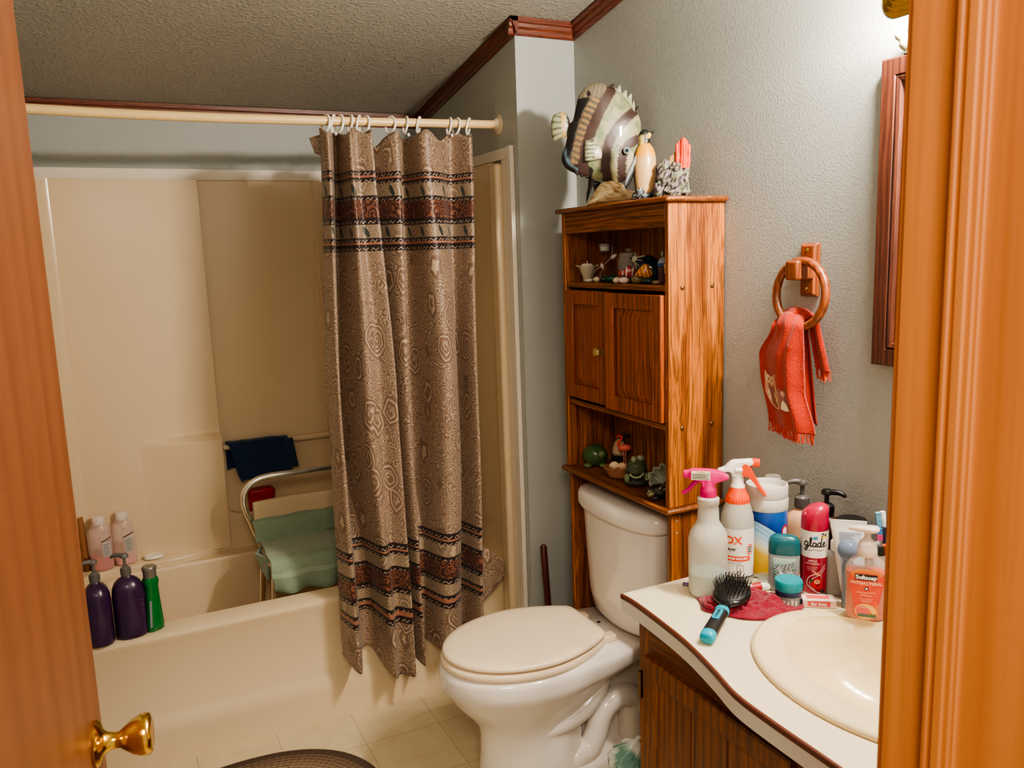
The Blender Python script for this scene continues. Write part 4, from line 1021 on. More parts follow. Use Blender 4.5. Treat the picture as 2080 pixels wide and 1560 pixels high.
for i, (x, z, s, c, lab) in enumerate(((-.017, .040, .016, (226, 200, 160), 'cream ribbed scallop shell standing in the wicker basket'), (.006, .038, .015, (220, 178, 146), 'smooth pinkish shell in the wicker basket'), (.024, .036, .011, (206, 170, 140), 'small tan shell in the wicker basket, next to the turtle stack'))):
    o_ = []
    for k in range(25):
        a = PI*k/24; r = s*(1+.05*cos(a*16)); o_.append((x+r*cos(a), z-.008+r*1.05*sin(a)))
    o_ += [(x-s*.4, z-.014), (x, z-.018), (x+s*.4, z-.014)]
    b = MB(); b.pillow(o_, .007, 6)
    o = b.build('seashell', plain('shell tone %d' % i, c, .4, var=.1, vscale=150), None, loc=t.location.copy()); o.rotation_euler = t.rotation_euler
    tag(o, lab, 'seashell', 'seashells in the basket')
t = sm('turtle_figurine', 'mossy green stacked turtle figurine in the centre front of the lower shelf', 'figurine', -.130, -.700, LS, .2)
b = MB(); b.blob((0, 0, .052), (.030, .026, .028), 16, .25, 5, seed=8); b.build('shell', plain('moss shell', (66, 74, 52), .45, var=.4, vscale=120, bump=.6, bscale=90), t, smooth=60)
b = MB(); b.tube([(-.024, -.020, .040), (-.012, -.028, .032), (.004, -.028, .033), (.016, -.024, .042)], .0035, 8, sm=4); b.build('shell_rim', plain('pale moss', (128, 132, 104), .45), t)
b = MB(); b.blob((0, 0, .012), (.034, .028, .014), 12, .2, 4, seed=9, flat=.0005); b.build('base', plain('dark moss', (50, 52, 40), .6), t)
for sx in (-.030, .028):
    b = MB(); b.blob((sx, -.012, .026), (.009, .009, .015), 8, .1); b.build('foot', plain('moss leg', (100, 116, 78), .45), t)
b = MB(); b.blob((-.010, -.012, .082), (.009, .009, .010), 10, .1); b.blob((.010, -.008, .084), (.012, .009, .009), 10, .2); b.build('head', plain('pale moss', (128, 132, 104), .45), t)
t = sm('clam_shell', 'large grey green clam shell ornament at the right of the lower shelf', 'ornament', -.074, -.782, LS)
b = MB()
def clam(a, c):
    th = PI*(.06+.88*a); r = .066*(.25+.75*c)*(1+.05*cos(a*PI*16)*c); return Vector((r*cos(th), .012*sin(c*3)+.006*cos(a*PI*16)*c, .010+r*.98*sin(th)))
b.grid(clam, 64, 14); b.build('upper_shell', plain('grey green shell', (150, 152, 132), .5, var=.2, vscale=60), t, solid=.004, smooth=60)
b = MB(); b.grid(lambda a, c: Vector((.056*(1-.2*c)*cos(PI+PI*a), -.03+.05*c-.02*sin(PI*a)*(1-c), .030-.026*sin(PI*a)+.01*c)), 40, 10); b.build('lower_shell', plain('grey green shell', (150, 152, 132), .5), t, solid=.004, smooth=60)
t = sm('turtle_figurine', 'dark flat turtle figurine with pale spots at the right front of the lower shelf', 'figurine', -.145, -.835, LS)
b = MB(); b.blob((0, 0, .020), (.036, .026, .019), 16, .08, 4, seed=6); b.build('shell', vcol('spotted shell', .35), t, colfn=lambda p: srgb(196, 184, 140) if noise.noise(p*190) > .32 and p.z > .02 else srgb(34, 28, 26))
b = MB(); b.blob((-.026, -.022, .018), (.010, .010, .009), 10, .1); b.build('head', vcol('spotted head', .35), t, colfn=lambda p: srgb(190, 178, 130) if noise.noise(p*300) > .05 else srgb(40, 34, 28))
for sx in (-.014, .030):
    b = MB(); b.blob((sx, -.026, .007), (.012, .010, .0065), 8, .1); b.build('foot', plain('dark turtle skin', (44, 38, 32), .5), t)

# ------------------------------------------------------------------ towel ring, hand towel, mirror, light
tr = thing('towel_ring', 'wooden towel ring with chamfered wall plate holding the orange towel', 'towel ring', (0, -1.222, 1.5)); RO2 = (0, -1.222, 1.5)
b = MB(RO2); pr = lambda e, x: [(x, -1.247+e, 1.439+e), (x, -1.197-e, 1.439+e), (x, -1.197-e, 1.561-e), (x, -1.247+e, 1.561-e)]
b.loft([pr(0, -.001), pr(0, -.008), pr(.007, -.018)]); wp = b.build('wall_plate', M_ringw, tr, bevel=.0015)
MB(RO2).box(-.068, -.012, -1.242, -1.204, 1.478, 1.523).build('post', M_ringw, tr, bevel=.006, seg=3)
MB(RO2).tube([(-.050+.004*sin(2*PI*k/60), -1.236+.0735*cos(2*PI*k/60), 1.4465+.0745*sin(2*PI*k/60)) for k in range(60)], .0098, 14, closed=True).build('ring', M_ringw, tr, smooth=80)
for z in (1.545, 1.457):
    MB(RO2).lathe([(.0042, 0), (.0036, .0016), (0, .0022)], T(-.018, -1.222, z) @ RY(-PI/2), 12).build('screw', M_brass, wp)
M_orange = terry('orange towelling', (180, 46, 22), .62, 420, .9)
ht = thing('hand_towel', 'orange fringed hand towel with owl patches hanging from the wooden ring', 'towel', (-.055, -1.225, 1.39)); HO = (-.055, -1.225, 1.39)
def lerp(tab, z):
    for (z0, a0), (z1, a1) in zip(tab, tab[1:]):
        if z0 >= z >= z1:
            k = (z0-z)/(z0-z1); k = k*k*(3-2*k); return a0+(a1-a0)*k
    return tab[-1][1]
Ltab = [(1.405, -1.178), (1.37, -1.165), (1.30, -1.124), (1.27, -1.128), (1.14, -1.160)]
Rtab = [(1.405, -1.243), (1.37, -1.262), (1.30, -1.262), (1.24, -1.266), (1.14, -1.300)]
def sheet(a, c):
    z = 1.394+.0-.252*c
    if c < .06: pass
    L, R_ = lerp(Ltab, z), lerp(Rtab, z)
    y = L+(R_-L)*a
    fold = .010*sin(a*7.5+.6)*(.35+.65*min(1, c*3))-.016*math.exp(-((a-.80)/.10)**2)*min(1, c*4)+.005*sin(a*19)*math.exp(-c*5)
    top = max(0, 1-c/.10)
    return Vector((-.070+fold+.022*top**2-.006*sin(PI*a)*top, y, z+.012*top*sin(PI*a)+.0-(.010*a*c)))
b = MB(HO); b.grid(sheet, 56, 70); b.build('front_drape', M_orange, ht, solid=.004, smooth=180)
b = MB(HO)                                                     # roll over the ring
b.tube([sheet(a/10, 0)+Vector((.016, 0, -.004)) for a in range(11)], .0155, 14); b.build('rolled_top', M_orange, ht, smooth=180)
def back(a, c):
    y = -1.238+(-1.268+1.238)*c+a*(-.040-.004*c); z = 1.396-.118*c-.004*a+.012*(1-c)*(1-a)
    return Vector((-.034+.006*sin(a*6)+.004*c, y, z))
b = MB(HO); b.grid(back, 20, 40); b.build('back_drape', M_orange, ht, solid=.004, smooth=180)
def back2(a, c): return Vector((-.036+.004*sin(a*9), -1.185-.060*a-.035*c, 1.385-.225*c-.012*a))
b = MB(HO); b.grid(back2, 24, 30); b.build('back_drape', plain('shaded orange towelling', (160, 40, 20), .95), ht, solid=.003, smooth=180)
fr = random.Random(5)
for cnt, fn in ((52, sheet), (20, back)):
    b = MB(HO)
    for k in range(cnt):
        p = fn((k+.5)/cnt, 1); b.tube([p+Vector((0, 0, .004)), p+Vector((fr.uniform(-.003, .003), fr.uniform(-.002, .002), -.010)), p+Vector((fr.uniform(-.004, .004), fr.uniform(-.005, .004), -.020-fr.uniform(0, .005)))], .0014, 5)
    b.build('fringe', plain('orange fringe', (184, 60, 34), .9), ht)
owl = [(-.020, .036), (-.013, .030), (0, .027), (.013, .030), (.021, .036), (.021, .012), (.024, -.008), (.018, -.030), (.006, -.036), (-.006, -.036), (-.018, -.030), (-.024, -.008), (-.021, .012)]
def patch(mb, ca, cz, outl, s, mat, lift):
    """flat patch that follows the towel surface"""
    o2 = spline2(outl, 2); n = len(o2); pts = []
    for k in (1, .66, .33, 0):
        for y, z in o2:
            c = (1.394-(cz+z*s*k))/.252; zz = 1.394-.252*c
            L, R_ = lerp(Ltab, zz), lerp(Rtab, zz)
            a = ca-1.1*y*s*k/(R_-L)
            p = sheet(min(1, max(0, a)), c); pts.append(p+Vector((-lift, 0, 0)))
    fs = [(i*n+j, i*n+(j+1) % n, (i+1)*n+(j+1) % n, (i+1)*n+j) for i in range(3) for j in range(n)]
    mb.add(pts, fs, mat)
M_ow = [plain('tan owl felt', (212, 158, 130), .9), plain('mauve owl felt', (150, 96, 88), .9), plain('cream owl felt', (230, 206, 170), .9), plain('dark owl felt', (96, 56, 52), .9)]
circ = [(cos(2*PI*k/10), sin(2*PI*k/10)) for k in range(10)]
b = MB(HO); patch(b, .29, 1.222, owl, 1.18, 0, .0036); patch(b, .29, 1.210, [(p*.62, q*.62) for p, q in owl], 1.18, 1, .0046)
for dy in (-.010, .010):
    patch(b, .29+dy/.12, 1.246, circ, .0095, 2, .0048); patch(b, .29+dy/.12, 1.246, circ, .0036, 1, .0056)
for dy in (-.017, .017): patch(b, .29+dy/.12, 1.208, [(p*.45, q*1.6) for p, q in circ], .009, 2, .0050)
b.build('owl_patch', M_ow, ht, smooth=180)
b = MB(HO); patch(b, .64, 1.212, [(p*.8, q*.8) for p, q in owl], .8, 1, .0036); patch(b, .60, 1.196, [(-.012, -.01), (.012, -.01), (.002, .012)], 1, 2, .0046); patch(b, .645, 1.222, circ, .006, 0, .0046)
b.build('owl_patch', M_ow, ht, smooth=180)

mi = thing('wall_mirror', 'reddish wood framed mirror on the wall beside the doorway', 'mirror', (0, -1.75, 1.61)); MO = (0, -1.75, 1.61)
y1, y0, z0, z1 = -1.411, -2.09, 1.303, 1.917
def fr_rail(a, bb, inward, nm):
    """a mitred rail: section follows depth x and distance from the outer edge"""
    sec = [(0, -.001), (0, -.022), (.004, -.026), (.034, -.026), (.037, -.022), (.040, -.026), (.047, -.024), (.049, -.016), (.055, -.016), (.058, -.010), (.058, -.001)]
    bld = MB(MO); A, B = Vector(a), Vector(bb); inw = Vector(inward); d = (B-A).normalized()
    bld.loft([[A+inw*s+d*s+Vector((x, 0, 0)) for s, x in sec], [B+inw*s-d*s+Vector((x, 0, 0)) for s, x in sec]])
    return bld.build('frame_rail', M_frame, mi, smooth=20)
fr_rail((0, y1, z0), (0, y1, z1), (0, -1, 0), ''); fr_rail((0, y0, z1), (0, y0, z0), (0, 1, 0), '')
fr_rail((0, y1, z1), (0, y0, z1), (0, 0, -1), ''); fr_rail((0, y0, z0), (0, y1, z0), (0, 0, 1), '')
MB(MO).box(-.010, -.002, y0+.05, y1-.05, z0+.05, z1-.05).build('mirror_glass', plain('mirror silver', (225, 228, 228), .02, 1, var=0), mi)
lf = thing('vanity_light', 'ribbed brass vanity light bar above the wood framed mirror', 'light', (0, -1.76, 2.08)); LO = (0, -1.76, 2.08)
b = MB(LO)
for k in range(6):
    x = -.004*k; yl, zb, zt = -1.390-.009*k, 1.996+.0085*k, 2.165-.009*k
    pr_ = lambda g: rrect(-2.085+.008*k+g, yl-g, zb+g, zt-g, .036, 8)
    b.loft([[(x-.0005, y, z) for y, z in pr_(0)], [(x-.0024, y, z) for y, z in pr_(0)], [(x-.0042, y, z) for y, z in pr_(.0030)]])
b.build('back_plate', M_brass, lf, smooth=30)
M_bulb = plain('lit bulb', (255, 248, 238), .1, alpha=.12, emit=(255, 240, 220), estr=14, var=0)
BULBS = [(-.084, y, 2.060) for y in (-1.535, -1.685, -1.835, -1.985)]
for bx_, y, bz_ in BULBS:
    sk = MB(LO).lathe([(.030, 0), (.030, .006), (.022, .008), (.016, .012), (0, .012)], T(-.030, y, bz_) @ RY(-PI/2), 20).build('socket', M_brass, lf)
    MB(LO).lathe([(.012, 0), (.014, .008), (.030, .024), (.038, .042), (.040, .056), (.036, .074), (.025, .088), (.010, .096), (0, .097)], T(-.040, y, bz_) @ RY(-PI/2) @ Matrix.Scale(.8, 4), 24).build('bulb', M_bulb, sk, smooth=80)
og = thing('bird_figurine', 'pale green bird figurine perched on top of the mirror frame', 'figurine', (-.016, -1.468, 1.9175), -.9)
b = MB(); b.blob((0, 0, .022), (.020, .013, .017), 12, .1, 2, seed=2); b.build('body', plain('pale green glaze', (176, 176, 140), .4), og)
b = MB(); b.blob((-.017, -.002, .035), (.010, .009, .010), 10, .05); b.build('head', plain('pale green glaze', (176, 176, 140), .4), og)
b = MB(); b.tube([(.012, 0, .022), (.026, 0, .026), (.036, 0, .030)], lambda q: .007*(1-q)+.002, 8); b.build('tail', plain('pale green glaze', (176, 176, 140), .4), og)
b = MB(); b.lathe([(.010, 0), (.009, .005), (.004, .008), (0, .008)], None, 12); b.build('base', plain('dark figurine base', (70, 66, 52), .5), og)

# ------------------------------------------------------------------ vanity, worktop, basin
va = thing('vanity_cabinet', 'dark oak vanity cabinet with panelled doors below the white worktop', 'cabinet', (-.235, -1.68, 0)); VO = (-.235, -1.68, 0)
VX = -.462
MB(VO).box(VX+.0185, -.002, -1.200, -1.184, 0, .759).build('side_panel', M_vanity, va); MB(VO).box(VX+.0185, -.002, YF+.006, YF+.022, 0, .759).build('side_panel', M_vanity, va); MB(VO).box(VX+.05, -.012, -2.18, -1.20, .10, .115).build('floor_panel', M_vanity, va)
for ya_, yb_ in ((-1.222, -1.184), (-1.70, -1.655), (YF+.006, -2.14)): MB(VO).box(VX, VX+.018, ya_, yb_, .10, .759).build('face_stile', M_vanity, va, bevel=.001)
for ya_, yb_ in ((-1.655, -1.222), (-2.14, -1.70)):
    for za_, zb_ in ((.665, .759), (.10, .135)): MB(VO).box(VX, VX+.018, ya_, yb_, za_, zb_).build('face_rail', M_vanity_y, va)
MB(VO).box(VX+.06, VX+.075, -2.18, -1.184, 0, .10).build('toe_board', M_vanity_y, va)
def vdoor(ya, yb, za, zb):
    x = VX-.017; w = .052
    b = MB(VO)
    def rail(A, B, inw):
        sec = [(0, VX-.001), (0, x+.004), (.004, x), (.040, x), (w, x+.007), (w, VX-.001)]
        A, B, inw = Vector(A), Vector(B), Vector(inw); d = (B-A).normalized()
        b.loft([[A+inw*s+d*s+Vector((q, 0, 0)) for s, q in sec], [B+inw*s-d*s+Vector((q, 0, 0)) for s, q in sec]])
    rail((0, ya, za), (0, ya, zb), (0, -1, 0)); rail((0, yb, zb), (0, yb, za), (0, 1, 0)); rail((0, ya, zb), (0, yb, zb), (0, 0, -1)); rail((0, yb, za), (0, ya, za), (0, 0, 1))
    d = b.build('door', M_vanity, va, smooth=20)
    p = MB(VO); n = 3; yy0, yy1 = yb+w, ya-w
    for k in range(n):
        a0, a1 = yy0+(yy1-yy0)*k/n+.0015, yy0+(yy1-yy0)*(k+1)/n-.0015
        p.box(x+.006, VX-.004, a0, a1, za+w-.002, zb-w+.002)
    p.box(x+.009, VX-.003, yy0, yy1, za+w-.002, zb-w+.002)
    p.build('door_panel', M_vanity, d, bevel=.0015)
    return d
da = vdoor(-1.217, -1.655, .135, .672); db = vdoor(-1.685, -2.13, .135, .672)
for z in (.60, .22):
    MB(VO).box(VX-.016, VX-.001, -1.2145, -1.2085, z-.032, z+.032).tube([(VX-.018, -1.2115, z-.032), (VX-.018, -1.2115, z+.032)], .0042, 10).build('hinge', M_bronze, da)
MB(VO).lathe([(.006, 0), (.005, .008), (.013, .016), (.014, .022), (.008, .026), (0, .026)], T(VX-.017, -1.63, .42) @ RY(-PI/2), 16).build('knob', M_brass, da)
MB(VO).lathe([(.006, 0), (.005, .008), (.013, .016), (.014, .022), (.008, .026), (0, .026)], T(VX-.017, -1.71, .42) @ RY(-PI/2), 16).build('knob', M_brass, db)

ct = thing('vanity_worktop', 'white speckled worktop with wavy front edge and brown edge strip', 'worktop', (-.25, -1.68, .76)); WO = (-.25, -1.68, .76)
front = spline2([(-.4975, -1.1655), (-.4955, -1.2142), (-.503, -1.3187), (-.515, -1.42), (-.538, -1.525), (-.5600, -1.61), (-.5650, -1.70), (-.5655, -1.80), (-.566, -1.95), (-.566, YF+.004)], 8, False)
far_e = [(-.001, -1.1655)]
SC = (-.285, -1.70); SA, SB = .205, .268
bm = bmesh.new()
outl = front+[(-.001, YF+.004)]+far_e
ov = [bm.verts.new((x-WO[0], y-WO[1], .04)) for x, y in outl]
iv = [bm.verts.new((SC[0]+SA*.93*cos(2*PI*k/64)-WO[0], SC[1]+SB*.93*sin(2*PI*k/64)-WO[1], .04)) for k in range(64)]
ed = [bm.edges.new((l[i], l[(i+1) % len(l)])) for l in (ov, iv) for i in range(len(l))]
bmesh.ops.triangle_fill(bm, use_beauty=True, edges=ed)
for f in bm.faces:
    if f.normal.z < 0: f.normal_flip()
me = bpy.data.meshes.new('top_surface'); bm.to_mesh(me); bm.free(); me.materials.append(M_counter)
o = bpy.data.objects.new('top_surface', me); COL.objects.link(o); o.parent = ct
b = MB(WO); cl = outl
b.loft([[(x, y, .7995) for x, y in cl], [(x, y, .7595) for x, y in cl]], True, False, False, 0)
bo_ = [(x+.05, y) for x, y in front]
b.loft([[(x, y, .7595) for x, y in front], [(x, y, .7595) for x, y in bo_]], False, False, False, 0)
b.build('front_edge', M_edge_w, ct, smooth=30)
b = MB(WO)
b.loft([[(x-.0005, y, .8003) for x, y in front], [(x-.0018, y, .7990) for x, y in front], [(x-.0018, y, .7905) for x, y in front], [(x, y, .7895) for x, y in front]], False, False, False)
b.loft([[(x+.004, y, .8006) for x, y in front], [(x-.0006, y, .8004) for x, y in front]], False, False, False)
b.build('edge_strip', M_brownedge, ct, smooth=30)

sk = thing('basin', 'oval biscuit coloured drop in basin set in the worktop', 'sink', (SC[0], SC[1], .80)); SO = (SC[0], SC[1], .80)
def ell(cx, cy, a, b_, z, n=72): return [(cx+a*cos(2*PI*k/n), cy+b_*sin(2*PI*k/n), z) for k in range(n)]
b = MB(SO)
b.loft([ell(*SC, SA*.90, SB*.92, .785), ell(*SC, SA+.001, SB+.001, .7995), ell(*SC, SA+.003, SB+.003, .8055), ell(*SC, SA, SB, .8105), ell(*SC, SA-.008, SB-.008, .8130), ell(-.278, -1.70, SA-.05, SB-.04, .8125),
        ell(-.275, -1.695, .150, .222, .8085), ell(-.275, -1.695, .143, .214, .800), ell(-.275, -1.695, .134, .203, .775), ell(-.273, -1.695, .118, .180, .73), ell(-.270, -1.695, .092, .140, .695), ell(-.268, -1.695, .05, .07, .678), ell(-.268, -1.695, .022, .022, .675)], True, False, True)
b.build('bowl', M_sinkm, sk, smooth=70)
MB(SO).lathe([(.022, 0), (.022, .002), (.017, .003), (.012, .0015), (0, .0015)], T(-.268, -1.695, .6755), 24).build('drain', M_chrome, sk)
fa = thing('basin_tap', 'chrome mixer tap behind the basin near the doorway', 'tap', (-.125, -1.72, .812)); FO = (-.125, -1.72, .812)
b = MB(FO); b.loft([[(x, y, z) for x, y in rrect(-.152+e, -.108-e, -1.80+e, -1.64-e, .02)] for z, e in ((.8128, 0), (.823, 0), (.828, .006))]); b.build('base_plate', M_chrome, fa)
b = MB(FO); b.tube([(-.13, -1.72, .825), (-.135, -1.72, .87), (-.17, -1.72, .89), (-.22, -1.72, .885), (-.235, -1.72, .872)], lambda q: .014-.004*q, 14, sm=5); b.build('spout', M_chrome, fa)
for yy in (-1.775, -1.665):
    b = MB(FO); b.lathe([(.016, 0), (.014, .02), (.02, .03), (.02, .045), (.014, .05), (0, .05)], T(-.13, yy, .826), 16); b.build('handle', M_chrome, fa)

# ------------------------------------------------------------------ things on the worktop
CZ = .8006
def on_top(name, label, cat, x, y, turn=0, z=CZ, group=None): return thing(name, label, cat, (x, y, z), facing(x, y, turn), group)
def wrap(r, lift=0, sy=1, a0=0):
    """flat label coordinates (a,b) -> surface of an upright cylinder, a measured along the curve from the side facing the doorway"""
    return lambda a, b: Vector(((r+lift)*sin(a/r+a0), -(r*sy+lift)*cos(a/r+a0), b))
def quad(mb, fn, a0, a1, b0, b1, mat=0, nu=10, nv=2):
    mb.grid(lambda s, t: fn(a0+(a1-a0)*s, b0+(b1-b0)*t), nu, nv, mat); return mb
M_frost = plain('frosted clear plastic', (212, 208, 194), .35, alpha=.58, var=0)
M_liq = plain('pale cleaning liquid', (160, 190, 182), .25, var=0)
M_pink = plain('hot pink plastic', (216, 2, 108), .32, trans=.1, var=0)
M_orangep = plain('orange plastic', (234, 72, 8), .35, var=0)

# pink spray bottle
t = on_top('spray_bottle', 'clear spray bottle with hot pink trigger head, nearest the toilet', 'spray bottle', -.3315, -1.261)
b = MB()
b.lathe([(.036, 0), (.0405, .003), (.042, .010), (.042, .108), (.0425, .112), (.0425, .128), (.040, .140), (.034, .152), (.0275, .162), (.0235, .170), (.0225, .192), (.0215, .205), (.0235, .207), (.024, .220), (.0215, .222), (.018, .224)], None, 40, cap1=False)
b.build('bottle_body', M_frost, t, smooth=50)
b = MB(); b.lathe([(.034, .004), (.0395, .006), (.0405, .012), (.0405, .052), (0, .052)], None, 36); b.build('liquid', M_liq, t)
b = MB(); b.lathe([(.0165, .222), (.0168, .240), (.0155, .243), (.013, .262)], None, 28)
for k in range(28):
    a = 2*PI*k/28; b.box(-.0007, .0007, .0160, .0176, .224, .239, 0, RZ(a))
b.build('collar', M_pink, t)
b = MB(); o_ = spline2([(-.040, .2635), (-.040, .2815), (-.012, .2835), (.012, .2825), (.026, .279), (.041, .2705), (.0425, .266), (.036, .262), (.022, .2575), (.014, .252), (.011, .244), (-.012, .244), (-.016, .256), (-.028, .2615)], 3)
b.loft([[(x*k_, y, .263+(z-.263)*k_) for x, z in o_] for y, k_ in ((-.012, .86), (-.0095, 1), (.0095, 1), (.012, .86))]); b.build('spray_head', M_pink, t, smooth=40)
b = MB(); b.lathe([(.0085, 0), (.0085, .008), (.0075, .014), (.0045, .0145), (0, .0145)], T(-.039, 0, .2725) @ RY(-PI/2), 16, squ=4); b.build('nozzle', M_pink, t)
b = MB(); b.tube([(-.020, 0, .262), (-.032, 0, .250), (-.043, 0, .236), (-.056, 0, .229)], lambda q: .0062-.002*q, 10, sm=4); b.build('trigger', plain('translucent pink trigger', (196, 12, 112), .3, trans=.25, var=0), t)
b = MB(); f = lambda a, z: Vector((a, -.0126, z)); quad(b, f, -.036, .004, .2625, .2825, 0, 2)
for k in range(5): quad(b, lambda a, z: Vector((a, -.0129, z)), -.034, .002-(.006 if k % 2 else 0), .2645+.0026*k, .2658+.0026*k, 1, 1, 1)
b.text('CAUTION', .0035, lambda a, z: Vector((a-.016, -.0129, z+.2795)), 1)
b.build('warning_sticker', [plain('cream sticker', (236, 226, 196), .5, var=0), M_ink], t)

# orange and white sprayer
t = on_top('spray_bottle', 'clear sprayer bottle with orange collar and white head, behind the pink one', 'spray bottle', -.2255, -1.2345)
RB = .037
b = MB(); b.lathe([(.031, 0), (.036, .003), (RB, .010), (RB, .138), (.0355, .155), (.031, .172), (.0262, .188), (.024, .195)], None, 40, cap1=False); b.build('bottle_body', M_frost, t, smooth=50)
b = MB(); b.lathe([(.034, .005), (.0355, .008), (.0355, .022), (0, .022)], None, 32); b.build('liquid', M_liq, t)
b = MB(); b.lathe([(.0265, .186), (.0262, .198), (.0245, .203), (.019, .214), (.0165, .222), (0, .222)], None, 30)
for k in range(30):
    a = 2*PI*k/30; b.box(-.0007, .0007, .0258, .0272, .187, .197, 0, RZ(a))
b.build('collar', M_orangep, t)
b = MB(); b.lathe([(.0165, .220), (.0165, .226), (.0135, .230), (.0125, .244), (.012, .250)], None, 24)
o_ = spline2([(-.044, .2605), (-.030, .2665), (-.022, .275), (-.012, .282), (.006, .284), (.030, .286), (.032, .277), (.020, .272), (.012, .262), (.011, .246), (-.012, .246), (-.014, .254), (-.022, .258), (-.034, .257)], 3)
b.loft([[(x*k_, y, .263+(z-.263)*k_) for x, z in o_] for y, k_ in ((-.012, .86), (-.0095, 1), (.0095, 1), (.012, .86))]); b.build('spray_head', M_white, t, smooth=40)
b = MB(); b.lathe([(.006, 0), (.006, .015), (.0045, .0155), (0, .0155)], T(.010, -.010, .2625) @ RY(-PI/2) , 14); b.build('piston', M_white, t)
b = MB(); b.lathe([(.0085, 0), (.0085, .012), (.0075, .016), (.005, .0165), (0, .0165)], T(.031, 0, .279) @ RY(PI/2), 18, squ=5); b.build('nozzle', M_orangep, t)
b = MB(); o_ = spline2([(.009, .272), (.018, .278), (.028, .268), (.036, .250), (.048, .228), (.062, .207), (.058, .2055), (.044, .221), (.032, .238), (.020, .248), (.009, .250)], 3)
b.loft([[(x, y, z) for x, z in o_] for y in (-.0125, -.0125+.002, .0105, .0125)]); b.build('trigger', M_orangep, t, bevel=.001)
b = MB(); w = wrap(RB, .0006); quad(b, w, -.050, .050, .020, .132, 0, 24, 4)
w2 = wrap(RB, .0010)
b.text('HDX', .024, lambda a, z: w2(a-.016, z+.106), 1, .0009)
b.text('Sprayer', .0105, lambda a, z: w2(a-.018, z+.086), 2, .0003)
quad(b, w2, -.026, .030, .0585, .070, 1, 8, 1)
b.text('WIDE MOUTH', .0072, lambda a, z: wrap(RB, .0014)(a+.001, z+.064), 3, .0003)
b.text('32 OZ (1 QT)', .0052, lambda a, z: w2(a-.006, z+.053), 2)
for (a0, a1, b0, b1) in ((.000, .015, .0330, .0338), (.000, .015, .0482, .0490), (.000, .0008, .033, .049), (.0142, .015, .033, .049), (.0070, .0080, .036, .045), (.0040, .0110, .0355, .0365)): quad(b, w2, a0, a1, b0, b1, 2, 3, 1)
b.add([w2(.030+.0085*cos(2*PI*k/24)*s, .085+.0125*sin(2*PI*k/24)*s) for s in (1, .78) for k in range(24)], [(k, (k+1) % 24, 24+(k+1) % 24, 24+k) for k in range(24)], 1)
for k in range(3): quad(b, w2, .0255, .0345, .0785+.005*k, .0808+.005*k, 2, 3, 1)
b.add([w2(*p) for p in ((.026, .024), (.048, .024), (.048, .040), (.034, .036))], [(0, 1, 2, 3)], 1)
quad(b, w2, -.050, .050, .0195, .0215, 2, 20, 1)
b.build('label', [plain('white label', (228, 224, 214), .45, var=0), M_orangep, M_ink, M_white_ink], t, smooth=180)

# wipes canister
t = on_top('wipes_canister', 'large white lidded wipes canister with blue and yellow label', 'canister', -.140, -1.236)
RB = .0465
def wipes_mat():
    m = NT('wipes label'); v = m.coord(); s = m.n('ShaderNodeSeparateXYZ'); m.link(v, s.inputs[0]); x, z = s.outputs[0], s.outputs[2]
    zz = m.math('ADD', z, m.math('MULTIPLY', x, .55)); zz = m.math('ADD', zz, m.math('MULTIPLY', m.math('MULTIPLY', x, x), 6))
    ray = m.math('SINE', m.math('ADD', m.math('MULTIPLY', zz, 520), m.math('MULTIPLY', x, 60)))
    c = m.ramp(m.math('DIVIDE', zz, .17), [(.0, srgb(214, 166, 32)), (.34, srgb(230, 190, 60)), (.44, srgb(236, 232, 200)), (.52, srgb(196, 220, 234)), (.66, srgb(120, 180, 224)), (.74, srgb(150, 196, 228)), (.755, srgb(10, 40, 110)), (.80, srgb(20, 66, 150)), (1, srgb(30, 92, 176))])
    mask = m.ramp(m.math('DIVIDE', zz, .17), [(.44, (0, 0, 0)), (.5, (.6, .6, .6)), (.72, (.6, .6, .6)), (.75, (0, 0, 0))])
    c = m.mix(m.math('MULTIPLY', mask, m.ramp(ray, [(.4, (0, 0, 0)), (.9, (1, 1, 1))])), c, srgb(236, 244, 248))
    m.set(Base_Color=c, Roughness=.35); return m.m
b = MB(); b.lathe([(.040, 0), (.0455, .003), (RB, .008), (RB, .165), (.045, .170), (0, .170)], None, 44); b.build('canister_body', plain('white canister', (226, 222, 212), .4, trans=.15, var=0), t)
b = MB(); quad(b, wrap(RB, .0006), -.080, .080, .012, .163, 0, 36, 8)
w2 = wrap(RB, .0012)
b.add([w2(.048+.012*cos(2*PI*k/20), .112+.016*sin(2*PI*k/20)) for k in range(20)], [tuple(range(20))], 1)
b.add([w2(.048+.008*cos(2*PI*k/20), .112+.011*sin(2*PI*k/20)) for k in range(20)], [tuple(range(20))], 2)
b.add([wrap(RB, .0009)(*p) for p in ((-.062, .06), (-.034, .06), (-.034, .155), (-.062, .155))], [(0, 1, 2, 3)], 3)
b.build('label', [wipes_mat(), plain('red roundel', (196, 32, 40), .4), M_white_ink, plain('pale blue panel', (126, 178, 214), .4)], t, smooth=180)
b = MB(); b.lathe([(.0475, .160), (.0485, .163), (.0485, .184), (.0465, .188), (.0475, .191), (.0475, .212), (.0462, .217), (.0430, .218), (.0415, .215), (.041, .203), (.0, .201)], None, 48); b.build('lid', plain('translucent white lid', (230, 226, 216), .3, trans=.25, var=0), t, smooth=40)

